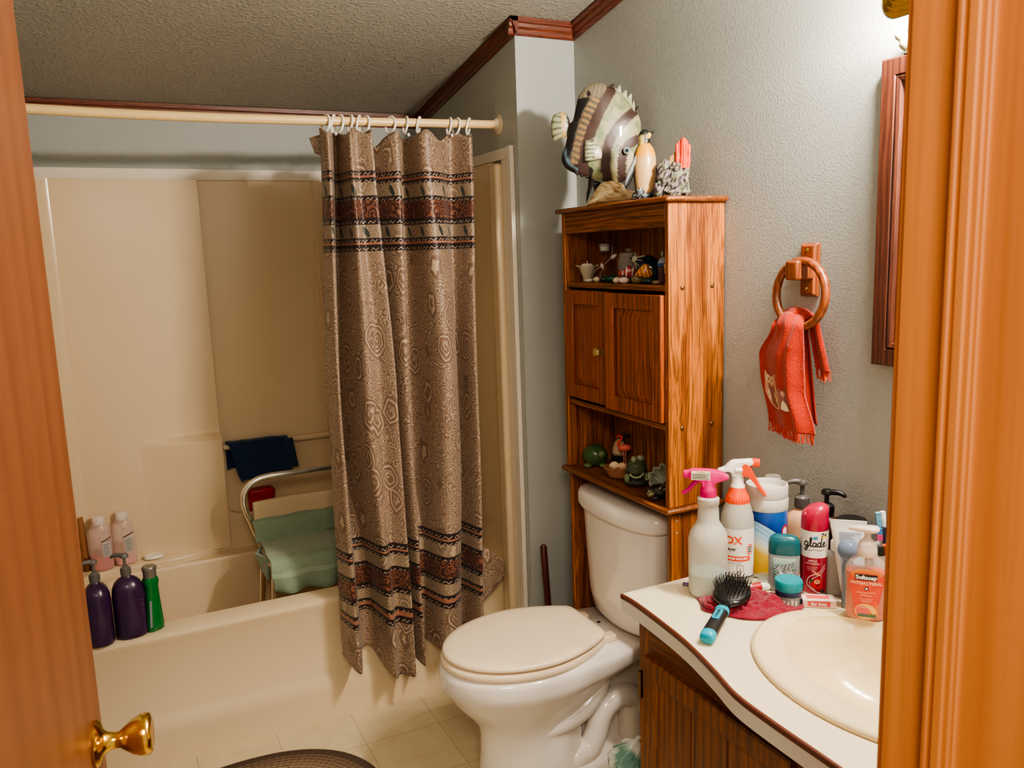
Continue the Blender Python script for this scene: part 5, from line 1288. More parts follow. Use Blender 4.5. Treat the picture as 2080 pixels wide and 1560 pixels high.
t = on_top('bottle', 'plain white bottle with ribbed cap half hidden behind the wipes canister', 'bottle', -.068, -1.180)
MB().lathe([(.017, 0), (.019, .003), (.0195, .010), (.0195, .150), (.019, .163), (.016, .172), (.0145, .178)], None, 30).build('bottle_body', plain('off white bottle', (206, 198, 182), .4), t, smooth=50)
b = MB(); b.lathe([(.0195, .176), (.0195, .180), (.0175, .208), (.0165, .2105), (0, .2105)], None, 28)
for k in range(28): b.box(-.0006, .0006, .0178, .0192, .179, .206, 0, RZ(2*PI*k/28))
b.build('cap', M_white, t)
t = on_top('lotion_bottle', 'beige lotion bottle with grey pump beside the wipes canister', 'bottle', -.060, -1.266)
MB().lathe([(.030, 0), (.035, .003), (.0365, .010), (.0365, .112), (.035, .125), (.030, .137), (.020, .146), (.014, .150), (.0125, .156), (0, .156)], None, 34, sy=.8).build('bottle_body', plain('beige lotion plastic', (206, 160, 124), .35, var=.02), t, smooth=50)
pump(t, .154, -1.25, plain('dark grey pump', (84, 80, 78), .35), .0155, .005, .036, .95)
t = on_top('lotion_bottle', 'dark brown lotion bottle with black pump behind the aerosol can', 'bottle', -.052, -1.331)
MB().lathe([(.026, 0), (.030, .003), (.031, .010), (.031, .125), (.028, .140), (.018, .150), (.0135, .153), (0, .153)], None, 32, sy=.85).build('bottle_body', plain('dark brown plastic', (54, 26, 24), .3), t, smooth=50)
pump(t, .151, 1.35, M_black, .0155, .005, .036, .85)
t = on_top('hair_gel_jar', 'dark jar with wide black lid against the wall behind the white tube', 'jar', -.048, -1.398)
MB().lathe([(.028, 0), (.031, .003), (.031, .125), (.029, .130), (0, .130)], None, 32).build('jar_body', plain('dark jar', (46, 34, 34), .3), t)
b = MB(); b.lathe([(.0315, .128), (.0325, .130), (.0325, .157), (.030, .161), (0, .1615)], None, 36); b.build('lid', M_black, t)

# aerosol
t = on_top('aerosol_can', 'red and white air freshener aerosol can with slanted crimson cap', 'aerosol can', -.126, -1.368)
RB = .0285
M_crim = plain('crimson', (172, 24, 62), .3, var=.03, coat=.2)
MB().lathe([(.026, 0), (.0285, .002), (.0288, .004), (RB-.0004, .006), (RB-.0004, .146), (.0270, .149), (0, .149)], None, 40).build('can', plain('can silver', (196, 190, 188), .25, .8, var=0), t)
cp = MB(); ringz = []
for r, z, tl_ in ((.0280, .146, 0), (.0288, .149, 0), (.0288, .168, 0), (.0280, .180, .000), (.0255, .190, .003), (.0210, .196, .0045), (.014, .200, .0045), (.006, .202, .003)):
    ringz.append([(r*cos(2*PI*k/40)+tl_*1.0, r*sin(2*PI*k/40), z+tl_*.8*cos(2*PI*k/40)*.8) for k in range(40)])
cp.loft(ringz); cp.build('cap', M_crim, t, smooth=60)
b = MB()
b.add([Vector((-.009+.011*cos(a)*1.0+.004*sin(a), -.0215-.004*cos(a)+.009*(sin(a)*.5+.5)*.6-.002, .187+.0065*sin(a)+.003*cos(a))) for a in [2*PI*k/20 for k in range(20)]], [tuple(range(20))])
b.build('spray_button', plain('cream button', (232, 206, 184), .4), t)
def glade_mat():
    m = NT('aerosol print'); v = m.coord(); s = m.n('ShaderNodeSeparateXYZ'); m.link(v, s.inputs[0]); x, z = s.outputs[0], s.outputs[2]
    n = m.noise(v, 60, 2)
    top = m.math('ADD', z, m.math('MULTIPLY', x, -.25))
    c = m.mix(m.math('GREATER_THAN', z, .087), m.mix(n.outputs[0], srgb(128, 16, 44), srgb(160, 26, 56)), srgb(232, 224, 218))
    m.set(Base_Color=c, Roughness=.28, Coat_Weight=.2); return m.m
b = MB(); quad(b, wrap(RB, .0003), -.086, .086, .006, .146, 0, 48, 8)
w = wrap(RB, .0007)
def stroke(mb, pts, wd, mat, fn, cx, cz, s, k=6):
    P = spline([Vector((x, y, 0)) for x, y in pts], k); L = []; R_ = []
    for i, p in enumerate(P):
        d = (P[min(i+1, len(P)-1)]-P[max(i-1, 0)]).normalized(); nn = Vector((-d.y, d.x, 0))
        L.append(fn(cx+(p.x+nn.x*wd)*s, cz+(p.y+nn.y*wd)*s)); R_.append(fn(cx+(p.x-nn.x*wd)*s, cz+(p.y-nn.y*wd)*s))
    n = len(P); mb.add(L+R_, [(i, i+1, n+i+1, n+i) for i in range(n-1)], mat)
G = dict(s=.0105, cx=-.0215, cz=.112)
g_ = lambda pts, wd=.13: stroke(b, pts, wd, 1, w, G['cx'], G['cz'], G['s'])
g_([(.75, .85), (.35, 1.0), (.05, .6), (.1, .15), (.4, .05), (.75, .5), (.8, .9)]); g_([(.82, .95), (.72, .0), (.55, -.75), (.2, -.95), (.05, -.65), (.5, -.25), (1.05, .1)])
g_([(1.0, .1), (1.35, .8), (1.5, 1.7), (1.35, 1.95), (1.22, 1.5), (1.25, .5), (1.4, .05), (1.7, .2)])
g_([(2.3, .8), (2.0, .95), (1.75, .55), (1.85, .1), (2.15, .1), (2.4, .6), (2.42, .9), (2.4, .2), (2.6, .05)])
g_([(3.25, .8), (2.95, .95), (2.7, .55), (2.8, .1), (3.1, .1), (3.35, .7)]); g_([(3.55, 1.95), (3.42, 1.2), (3.35, .3), (3.5, .03), (3.7, .15)])
g_([(3.75, .4), (4.05, .55), (4.2, .85), (4.0, 1.0), (3.8, .6), (3.9, .12), (4.25, .08), (4.6, .4)])
g_([(.9, -.85), (2.2, -.6), (3.4, -.75), (4.2, -.45)], .05)
b.add([w(x, z) for x, z in ((-.004, .1325), (.0005, .1365), (.002, .1335), (.006, .1375), (.0055, .1335), (.008, .131), (.003, .128), (-.002, .129))], [tuple(range(8))], 2)
b.add([w(x, z) for x, z in ((.008, .1435), (.027, .1435), (.027, .130), (.022, .1325), (.019, .129), (.014, .133))], [tuple(range(6))], 3)
b.text('7+', .012, lambda a, z: wrap(RB, .0011)(a+.0205, z+.138), 1, .0005)
b.text('APPLE', .0066, lambda a, z: w(a-.003, z+.0795), 4, .0002); b.text('CINNAMON', .0054, lambda a, z: w(a-.003, z+.0735), 4, .0001)
for i in range(3): quad(b, w, -.014, .008-.003*i, .0655-.0035*i, .0662-.0035*i, 4, 4, 1)
stroke(b, [(.024, .070), (.012, .055), (-.008, .044), (-.013, .026), (.004, .012), (.016, .007)], .0008, 5, w, 0, 0, 1); stroke(b, [(.026, .064), (.014, .050), (-.002, .040), (-.008, .026), (.004, .014)], .0005, 5, w, 0, 0, 1)
def disc(mb, fn, cx, cz, rx, rz, mat, n=24): mb.add([fn(cx+rx*cos(2*PI*k/n), cz+rz*sin(2*PI*k/n)) for k in range(n)], [tuple(range(n))], mat)
wa = wrap(RB, .0010); wb = wrap(RB, .0014); disc(b, wa, .0075, .029, .0115, .0120, 6); disc(b, wb, .0075, .0335, .0060, .0048, 7); disc(b, wrap(RB, .0017), .0075, .0345, .0015, .0012, 1)
b.add([wb(x, z) for x, z in ((-.006, .040), (.002, .036), (-.002, .032), (-.010, .034))], [(0, 1, 2, 3)], 8)
for k in range(3): stroke(b, [(-.002+.004*k, .058-.002*k), (.008+.004*k, .048-.001*k)], .0009, 7, wa, 0, 0, 1, 2)
quad(b, w, .014, .026, .007, .014, 1, 4, 1)
b.build('printed_sleeve', [glade_mat(), M_ink, plain('blue leaf mark', (40, 132, 186), .4), plain('yellow flash', (240, 208, 60), .4), plain('pink print', (226, 170, 170), .4), plain('silver swirl', (214, 196, 190), .3), plain('apple red', (186, 28, 34), .3), plain('apple glow', (228, 150, 110), .3), plain('dark leaf', (50, 76, 44), .4)], t, smooth=180)

# stick deodorant
t = on_top('stick_deodorant', 'grey oval deodorant stick with dark teal cap in front of the wipes canister', 'deodorant', -.176, -1.330)
ov_ = lambda wx, wy, z: [(wx*math.copysign(abs(cos(a))**.75, cos(a)), wy*math.copysign(abs(sin(a))**.75, sin(a)), z) for a in [2*PI*k/44 for k in range(44)]]
MB().loft([ov_(.028, .014, 0), ov_(.031, .0165, .003), ov_(.032, .0175, .012), ov_(.0335, .018, .086), ov_(.030, .016, .089)]).build('stick_body', plain('grey deodorant body', (124, 128, 128), .35, var=.02), t, smooth=50)
MB().loft([ov_(.0338, .0183, .0865), ov_(.0340, .0185, .090), ov_(.0336, .018, .110), ov_(.031, .0165, .120), ov_(.025, .013, .126), ov_(.014, .007, .1282)]).build('cap', plain('dark teal cap', (18, 88, 98), .3, var=.02, coat=.2), t, smooth=60)
fro = lambda lift: (lambda a, z: Vector((a, -(.0175*max(.0, 1-min(1, abs(a)/.0345)**2.67)**.375)-lift-.0006*(z-.012)/.074, z)))
f0, f1, f2_ = fro(.0007), fro(.0012), fro(.0017)
b = MB(); b.loft([[f0(a, .010) for a in [-.018+.036*k/12 for k in range(13)]], [f0(a, .032) for a in [-.0205+.041*k/12 for k in range(13)]], [f0(a, .058) for a in [-.0225+.045*k/12 for k in range(13)]], [f0(a, .080) for a in [-.0235+.047*k/12 for k in range(13)]]], False, False, False, 0)
disc(b, f1, .001, .052, .015, .0165, 1)
tx = lambda dx, dz, fn: (lambda a, z: fn(a+dx, z+dz+.16*(a)))
b.text('SPEED', .0160, tx(.0000, .0590, f1), 2, .0011, .2); b.text('STICK', .0160, tx(.0015, .0450, f1), 2, .0011, .2)
b.text('SPEED', .0160, tx(.0000, .0590, f2_), 3, .0000, .2); b.text('STICK', .0160, tx(.0015, .0450, f2_), 3, .0000, .2)
for k in range(4): b.add([f2_(x, z) for x, z in ((.012+.002*k, .063+.003*k), (.021, .066+.003*k), (.021, .0675+.003*k), (.013+.002*k, .0645+.003*k))], [(0, 1, 2, 3)], 2)
def teal_mat():
    m = NT('teal gradient print'); s = m.n('ShaderNodeSeparateXYZ'); m.link(m.coord(), s.inputs[0])
    m.set(Base_Color=m.ramp(m.math('DIVIDE', s.outputs[2], .082), [(.1, srgb(20, 70, 74)), (.45, srgb(70, 150, 150)), (.75, srgb(140, 196, 186)), (1, srgb(206, 224, 214))]), Roughness=.35); return m.m
b.build('front_label', [teal_mat(), plain('pale disc', (206, 226, 220), .4), M_ink, M_white_ink], t, smooth=180)

# ointment jar
t = on_top('ointment_jar', 'small navy jar with bright teal lid on the edge of the red cloth', 'jar', -.224, -1.392)
MB().lathe([(.024, 0), (.0265, .002), (.0272, .006), (.0272, .030), (0, .031)], None, 34).build('jar_body', plain('navy jar', (26, 38, 66), .3, var=0), t)
b = MB(); quad(b, wrap(.0272, .0006), -.022, .026, .004, .026, 0, 14, 2)
for k in range(5): quad(b, wrap(.0272, .0011), -.018+.008*k, -.013+.008*k, .008+.002*(k % 2), .022-.002*(k % 3), 1, 2, 1)
b.build('label', [plain('grey jar label', (120, 118, 122), .4), plain('pale letters', (196, 186, 170), .4)], t, smooth=180)
MB().lathe([(.0272, .030), (.0278, .031), (.0278, .037), (.0272, .038)], None, 34).build('neck_band', plain('deep blue band', (22, 44, 92), .3), t)
b = MB(); b.lathe([(.0282, .037), (.0288, .039), (.0288, .055), (.0272, .058), (0, .0585)], None, 40)
for k in range(40): b.box(-.0005, .0005, .0284, .0292, .040, .054, 0, RZ(2*PI*k/40))
b.build('lid', plain('bright teal lid', (20, 132, 146), .35, var=0), t)

# hand soap
t = on_top('soap_dispenser', 'clear pump bottle of orange liquid hand soap on the basin rim', 'soap bottle', -.156, -1.531, .06, .8135)
def oval(wx, wy, z, pw=2.6, n=48):
    out = []
    for k in range(n):
        a = 2*PI*k/n; e = 1/(abs(cos(a))**pw+abs(sin(a))**pw)**(1/pw); out.append((wx*cos(a)*e, wy*sin(a)*e, z))
    return out
bp_ = [(.032, .019, 0), (.037, .0225, .003), (.0385, .0235, .010), (.0375, .023, .03), (.0372, .023, .06), (.0385, .0235, .082), (.0395, .0235, .095), (.0375, .0225, .108), (.031, .020, .119), (.022, .017, .127), (.0165, .0155, .131)]
MB().loft([oval(*p) for p in bp_], True, True, False).build('bottle_body', plain('clear soap plastic', (236, 222, 212), .08, alpha=.22, var=0), t, smooth=60)
lq = [(wx-.0018, wy-.0018, z+.001) for wx, wy, z in bp_ if z < .1]
MB().loft([oval(*p) for p in lq]+[oval(.0375, .0215, .099)]).build('liquid', plain('orange soap', (196, 58, 14), .15, var=.1), t, smooth=60)
MB().tube([(0, .002, .01), (.002, .002, .13)], .003, 8).build('dip_tube', plain('dip tube', (230, 200, 180), .4, trans=.3), t)
M_pumpc = plain('translucent pump', (226, 206, 192), .25, alpha=.8, var=0)
b = MB(); b.lathe([(.0178, .130), (.0185, .132), (.0185, .146), (.0165, .150), (.0165, .153), (.014, .159), (.0095, .163), (.0065, .168), (.0062, .182), (0, .182)], None, 32); b.build('pump_collar', M_pumpc, t, smooth=40)
b = MB(); b.loft([[(x*k_+dx, y*k_, z) for x, y in spline2([(.022, 0), (.018, .013), (.006, .0165), (-.008, .011), (-.022, .0065), (-.036, .004), (-.036, -.004), (-.022, -.0065), (-.008, -.011), (.006, -.0165), (.018, -.013)], 3)] for z, k_, dx in ((.178, .55, 0), (.181, .9, 0), (.185, 1, 0), (.1885, .9, .001), (.190, .6, .003))]); b.build('pump_head', M_pumpc, t, smooth=60)
def soapf(lift): return lambda a, z: Vector((a, -(.0233*max(0, 1-min(1, abs(a)/.0395)**2.6)**(1/2.6))-lift, z))
s0, s1, s2 = soapf(.0008), soapf(.0014), soapf(.0020)
b = MB(); lab = spline2([(-.019, .010), (.019, .010), (.022, .03), (.028, .06), (.0325, .080), (.031, .096), (.024, .105), (.010, .109), (-.010, .109), (-.024, .105), (-.031, .096), (-.0325, .080), (-.028, .06), (-.022, .03)], 4)
rows = [[s0(-.002+(x+.002)*k, .06+(z-.06)*k) for x, z in lab] for k in (1, .75, .5, .25, .02)]
b.loft(rows, True, False, False, 0)
bx0 = lambda a, z: s1(a, z+.02*(-a)*.4)
quad(b, bx0, -.0215, .0190, .0865, .0985, 1, 14, 2)
b.text('Softsoap', .0112, lambda a, z: s2(a-.001, z+.0922-.008*a), 2, .0004)
b.text('ANTIBACTERIAL', .0082, lambda a, z: s1(a-.0005, z+.080-.008*a), 3, .0002, sx=.98)
disc(b, s1, 0, .0695, .0040, .0040, 1); quad(b, s2, -.0026, .0026, .0687, .0703, 2, 2, 1); quad(b, s2, -.0008, .0008, .0669, .0721, 2, 2, 1)
b.text('Eliminates 99.9%', .0050, lambda a, z: s1(a, z+.061), 3); b.text('of Bacteria', .0050, lambda a, z: s1(a, z+.0555), 3)
for i in range(3): quad(b, s1, -.012+.002*i, .012-.002*i, .0475-.003*i, .0482-.003*i, 3, 4, 1)
disc(b, s1, -.001, .0215, .0195, .0165, 4); disc(b, s2, -.006, .022, .0125, .0110, 5)
quad(b, soapf(.0023), -.015, .019, .0105, .0165, 6, 8, 1)
b.text('Crisp Clean', .0042, lambda a, z: soapf(.0027)(a, z+.031), 2)
b.build('front_label', [vcol('coral label', .35) , M_ink, M_white_ink, plain('peach print', (250, 206, 176), .4), plain('grapefruit rind', (246, 186, 92), .4), plain('grapefruit flesh', (226, 92, 96), .4), plain('green leaf print', (70, 104, 92), .4)], t, smooth=180,
        colfn=lambda p: srgb(236, 150, 60) if p.z > .098 or (p.z < .03 and p.x > .004) else srgb(232, 70, 50))

# white tube standing on its cap
t = on_top('lotion_tube', 'white squeeze tube with fine printed back panel between can and soap bottle', 'tube', -.088, -1.440, .1)
rows = []
for wx, wy, z in ((.017, .015, .014), (.022, .0165, .017), (.0255, .016, .05), (.031, .011, .11), (.0355, .004, .155), (.0365, .0022, .160), (.0365, .0018, .176)):
    rows.append([(x-.012*(z/.176), y, zz) for x, y, zz in oval(wx, wy, z, 2.2, 40)])
MB().loft(rows).build('tube_body', plain('white tube', (216, 212, 204), .35, var=0), t, smooth=50)
MB().loft([oval(.0165, .0145, 0, 2.2, 32), oval(.0175, .0155, .002, 2.2, 32), oval(.0175, .0155, .014, 2.2, 32)]).build('cap', plain('grey tube cap', (126, 132, 142), .35), t)
TUBE = [(.014, .017, .015), (.017, .022, .0165), (.05, .0255, .016), (.11, .031, .011), (.155, .0355, .004), (.160, .0365, .0022), (.18, .0365, .0018)]
def tubef(lift):
    def fn(a, z):
        for (za, xa, ya), (zb, xb, yb) in zip(TUBE, TUBE[1:]):
            if za <= z <= zb:
                k = (z-za)/(zb-za); wx, wy = xa+(xb-xa)*k, ya+(yb-ya)*k
        return Vector((a-.012*(z/.176), -wy*max(0, 1-min(1, abs(a)/wx)**2.2)**(1/2.2)-lift, z))
    return fn
b = MB(); quad(b, tubef(.0006), -.021, .024, .028, .152, 0, 10, 12)
tr_ = random.Random(8)
for k in range(30):
    z = .034+.0038*k; quad(b, tubef(.0012), -.0165, -.0165+.014+.018*tr_.random(), z, z+.0013, 1, 4, 1)
quad(b, tubef(.0012), -.0185, .0215, .1485, .1495, 2, 8, 1); quad(b, tubef(.0012), -.0185, -.0178, .03, .149, 2, 1, 8)
b.build('printed_panel', [plain('pale grey panel', (190, 196, 206), .4, var=0), M_grey_ink, plain('blue grey line', (96, 110, 140), .4)], t, smooth=180)
t = on_top('roll_on_bottle', 'slim grey bottle with small print squeezed behind the aerosol can', 'bottle', -.098, -1.405)
MB().loft([oval(.018, .009, 0), oval(.021, .011, .003), oval(.0215, .0115, .01), oval(.0215, .0115, .088), oval(.018, .010, .098), oval(.012, .008, .103)]).build('bottle_body', plain('cool grey plastic', (150, 150, 148), .4), t, smooth=50)
MB().lathe([(.013, .102), (.0135, .104), (.0135, .120), (.012, .123), (0, .1235)], None, 24).build('cap', plain('white cap', (222, 218, 210), .35), t)
b = MB()
quad(b, lambda a, z: Vector((a, -.0121, z)), .002, .013, .081, .083, 1, 1, 1)
for k in range(4): quad(b, lambda a, z: Vector((a, -.0121, z)), .002, .014-.002*(k % 2), .070-.010*k, .0735-.010*k, 0, 1, 1)
b.build('print', [M_grey_ink, plain('red line print', (180, 50, 50), .4)], t)
t = on_top('sanitizer_bottle', 'small bottle with round pale blue translucent cap between white tube and soap bottle', 'bottle', -.128, -1.462)
MB().loft([oval(.009, .008, 0), oval(.011, .010, .003), oval(.0115, .0105, .09), oval(.009, .009, .106)]).build('bottle_body', plain('smoky blue bottle', (130, 144, 160), .3, trans=.25, var=0), t, smooth=50)
b = MB(); b.blob((0, 0, .126), (.0225, .0215, .0225), 16, .0); b.build('cap', plain('pale blue dome', (136, 154, 180), .15, trans=.45, ior=1.2, var=0), t)

# toothbrush cup and brushes
t = on_top('toothbrush_cup', 'white toothbrush cup beside the wall at the doorway end', 'cup', -.050, -1.500)
MB().lathe([(.026, 0), (.028, .002), (.0325, .128), (.0335, .132), (.0320, .132), (.0305, .126), (.026, .006), (0, .005)], None, 34).build('cup_body', plain('white ceramic cup', (226, 222, 212), .25), t, smooth=50)
def tbrush(lab, bx, by, tx_, ty_, h, hc, bc, tone):
    o = thing('toothbrush', lab, 'toothbrush', (-.050, -1.500, CZ+.008), facing(-.05, -1.5), 'toothbrushes in the cup')
    A, B = Vector((bx, by, 0)), Vector((tx_, ty_, h)); d = (B-A).normalized()
    MB().tube([A, A.lerp(B, .3), A.lerp(B, .55), A.lerp(B, .7), A.lerp(B, .82), A.lerp(B, .9), B], lambda q: .0055-.002*sin(min(1, q*1.15)*PI)+(.0004 if q > .8 else 0), 10, sm=3).build('handle', hc, o)
    bb = MB(); n = Vector((-1, -.2, 0)); n = (n-d*n.dot(d)).normalized(); w = d.cross(n)
    for i in range(9):
        for j in (-1, 0, 1):
            p = A.lerp(B, .84+.018*i)+w*.0035*j; bb.tube([p+n*.003, p+n*.014], .0017, 5)
    bb.build('bristles', bc, o)
M_tw = plain('white toothbrush', (232, 230, 226), .3)
tbrush('white toothbrush with pale blue bristles, tallest in the cup', .005, .010, -.018, .022, .190, M_tw, plain('pale blue bristles', (110, 168, 190), .6), 0)
tbrush('dark toothbrush with pink and blue bristles in the white cup', -.004, -.008, -.014, .002, .162, plain('black toothbrush', (30, 34, 52), .3), vcol('pink and blue bristles', .6), 0)
for o in list(bpy.data.objects):
    if o.name.startswith('bristles') and o.data.materials[0].name.startswith('pink and blue'):
        ca = o.data.color_attributes.new('Col', 'FLOAT_COLOR', 'POINT')
        for i, v in enumerate(o.data.vertices): ca.data[i].color = srgb(226, 60, 130) if v.co.z < .148 else srgb(60, 130, 190)
tbrush('toothbrush with rust orange handle leaning to the front of the cup', .0, -.010, -.010, -.030, .135, plain('rust toothbrush', (168, 74, 34), .3), plain('black bristles', (26, 26, 30), .6), 0)
tbrush('plain white toothbrush at the wall side of the cup', .010, 0, .014, -.004, .168, M_tw, M_tw, 0)

# small things at the front
t = on_top('dish_lid', 'clear plastic lid lying against the foot of the wipes canister', 'lid', -.187, -1.288)
MB().lathe([(.018, 0), (.0195, .001), (.020, .018), (.019, .021), (.0175, .021), (.018, .003), (0, .003)], None, 30).build('lid_shell', M_glass, t)
t = on_top('paste_tube', 'small red and white tube lying beside the deodorant stick', 'tube', -.232, -1.305, .5)
MB().tube([(-.030, .0, .008), (.0, 0, .009), (.024, 0, .008), (.034, 0, .006)], lambda q: .009-.004*max(0, q-.7)/.3, 14, sm=4).build('tube_body', plain('white paste tube', (224, 214, 206), .4), t)
MB().tube([(-.012, 0, .0088), (.010, 0, .0092)], .0096, 14).build('red_band', plain('red tube band', (168, 34, 44), .4), t)
MB().lathe([(.006, 0), (.0065, .012), (0, .0125)], T(-.030, 0, .008) @ RY(-PI/2), 14).build('cap', M_white, t)
t = on_top('foil_wrapper', 'scrap of purple and silver foil wrapper near the pink spray bottle', 'wrapper', -.338, -1.207)
b = MB(); b.grid(lambda a, c: Vector((-.016+.032*a, -.006+.012*c, .002+.006*abs(noise.noise(Vector((a*4, c*4, 1)))))), 10, 6); b.build('foil', vcol('foil print', .25, .5, .2), t, solid=.0006, colfn=lambda p: srgb(84, 58, 116) if p.x < .002 else srgb(214, 210, 216))
t = on_top('soap_bar_box', 'small pink and white soap carton lying flat in front of the aerosol can', 'box', -.172, -1.425, .2)
b = MB(); b.box(-.034, .034, -.016, .016, 0, .018, 0); b.build('carton', plain('pink white carton', (232, 198, 186), .5), t, bevel=.002)
b = MB(); b.add([Vector((x, y, .0186)) for x, y in ((-.024, -.008), (.022, -.008), (.022, .008), (-.024, .008))], [(0, 1, 2, 3)], 0); b.add([Vector((x, -.0166, z)) for x, z in ((-.024, .004), (.022, .004), (.022, .015), (-.024, .015))], [(0, 1, 2, 3)], 0)
b.text('Bar Soap', .009, lambda a, z: Vector((a-.001, -.0170, z+.0093)), 1, .0002); b.build('print', [plain('coral print', (214, 84, 84), .5), M_white_ink], t)
t = on_top('soap_bar_box', 'dull pink carton wedged between the teal lidded jar and the soap carton', 'box', -.193, -1.394, -.5)
b = MB(); b.box(-.008, .008, -.010, .010, 0, .017); b.build('carton', plain('dull pink carton', (178, 84, 92), .5), t, bevel=.0015)

# dark red face cloth and hairbrush
t = thing('face_cloth', 'crumpled crimson face cloth on the worktop under the hairbrush', 'cloth', (-.300, -1.352, CZ), -.6)
def cloth(a, c):
    th = 2*PI*a; rad = 1+.07*sin(3*th+.6)+.05*sin(5*th+2)+.05*noise.noise(Vector((cos(th)*3, sin(th)*3, 2)))
    x, y = .108*rad*c*cos(th), .068*rad*c*sin(th)
    h = (1-c**3.0)
    z = .002+h*(.016+.016*noise.noise(Vector((x*26, y*26, 4)))+.009*noise.noise(Vector((x*70, y*70, 9))))+.002*noise.noise(Vector((x*300, y*300, 2)))
    return Vector((x, y, max(.002, z)))
b = MB(); b.grid(cloth, 90, 34); b.build('cloth', terry('crimson towelling', (150, 24, 50), .5, 480, .9), t, solid=.004, smooth=180)
b = MB()
for k in range(3):
    b.tube([Vector(cloth(.52+.02*k+.02*j, .93-.10*k))+Vector((0, 0, .006)) for j in range(9)], .0045, 8, sm=2)
b.build('hem', terry('crimson hem', (138, 22, 46), .6, 480, .6), t, smooth=180)

hbx = Vector((-.492, -1.4500, .8145)); hdir = Vector((.225, .152, .026)); ha = math.atan2(hdir.y, hdir.x); hp = math.atan2(hdir.z, hdir.xy.length)
hb = thing('hairbrush', 'black paddle hairbrush with turquoise trimmed handle lying on the crimson cloth', 'hairbrush', tuple(hbx), 0)
hb.rotation_euler = (0, -hp, ha); hb.rotation_mode = 'XYZ'
M_turq = plain('turquoise rubber', (16, 150, 176), .4, var=0); M_soft = plain('black rubber grip', (22, 22, 24), .5, var=0)
def oy(wy, wz, x, n=24, pw=2.6):
    out = []
    for k in range(n):
        a = 2*PI*k/n; e = 1/(abs(cos(a))**pw+abs(sin(a))**pw)**(1/pw); out.append((x, wy*cos(a)*e, wz*sin(a)*e))
    return out
MB().loft([oy(.010, .008, 0), oy(.0140, .0115, .003), oy(.0148, .0122, .014), oy(.0148, .0122, .020)]).build('end_cap', M_turq, hb, smooth=50)
MB().loft([oy(.0146, .0120, .020), oy(.0138, .0115, .05), oy(.0132, .0110, .085), oy(.0138, .0112, .104)]).build('handle', M_soft, hb, smooth=60)
MB().loft([oy(.0142, .0116, .104), oy(.0146, .0118, .108), oy(.0138, .0112, .117), oy(.012, .0095, .119)]).build('collar', M_turq, hb, smooth=50)
b = MB(); o_ = [(x, y) for x, y in rrect(.060, .100, -.0072, .0072, .004, 4)]
b.loft([[(x, y, .0105) for x, y in o_], [(x, y, .0128) for x, y in o_]], True, False, True, 0)
b.text('CONAIR', .0085, lambda a, z: Vector((.080+a, z, .0131)), 1, .0003); b.build('grip_plate', [M_turq, M_ink], hb)
b = MB(); b.loft([oy(.010, .008, .117), oy(.0085, .007, .130), oy(.011, .007, .146)]); b.build('neck', M_black, hb, smooth=60)
hd = [(.138+.105*(1-cos(2*PI*k/48))/2, .0385*sin(2*PI*k/48)*(1+.06*cos(2*PI*k/48))) for k in range(48)]
sc2 = lambda k, z: [(.1905+(x-.1905)*k, y*k, z) for x, y in hd]
b = MB(); b.loft([sc2(.85, -.010), sc2(.97, -.006), sc2(1, .0), sc2(.98, .005), sc2(.90, .007)]); hh = b.build('paddle', plain('glossy black', (20, 19, 20), .18, var=0, coat=.3), hb, smooth=60)
b = MB(); b.loft([sc2(.90, .006), sc2(.75, .0105), sc2(.45, .0135), sc2(.1, .0145)]); b.build('cushion', plain('black cushion', (26, 25, 26), .5), hb, smooth=70)
b = MB(); br_ = random.Random(2)
for i in range(-6, 7):
    for j in range(-5, 6):
        x = .1905+i*.0074+(.0037 if j % 2 else 0); y = j*.0064
        if ((x-.1905)/.046)**2+(y/.033)**2 < 1:
            z0 = .014-.0065*(((x-.1905)/.05)**2+(y/.036)**2); tl = Vector((.06*(x-.1905)+br_.uniform(-.001, .001), .16*y+br_.uniform(-.001, .001), .019))
            p = Vector((x, y, z0)); b.tube([p, p+tl], .00075, 5); b.blob(p+tl, .0013, 4, 0)
b.build('bristle_field', plain('black bristles shine', (34, 32, 33), .3, var=0), hh, smooth=80)

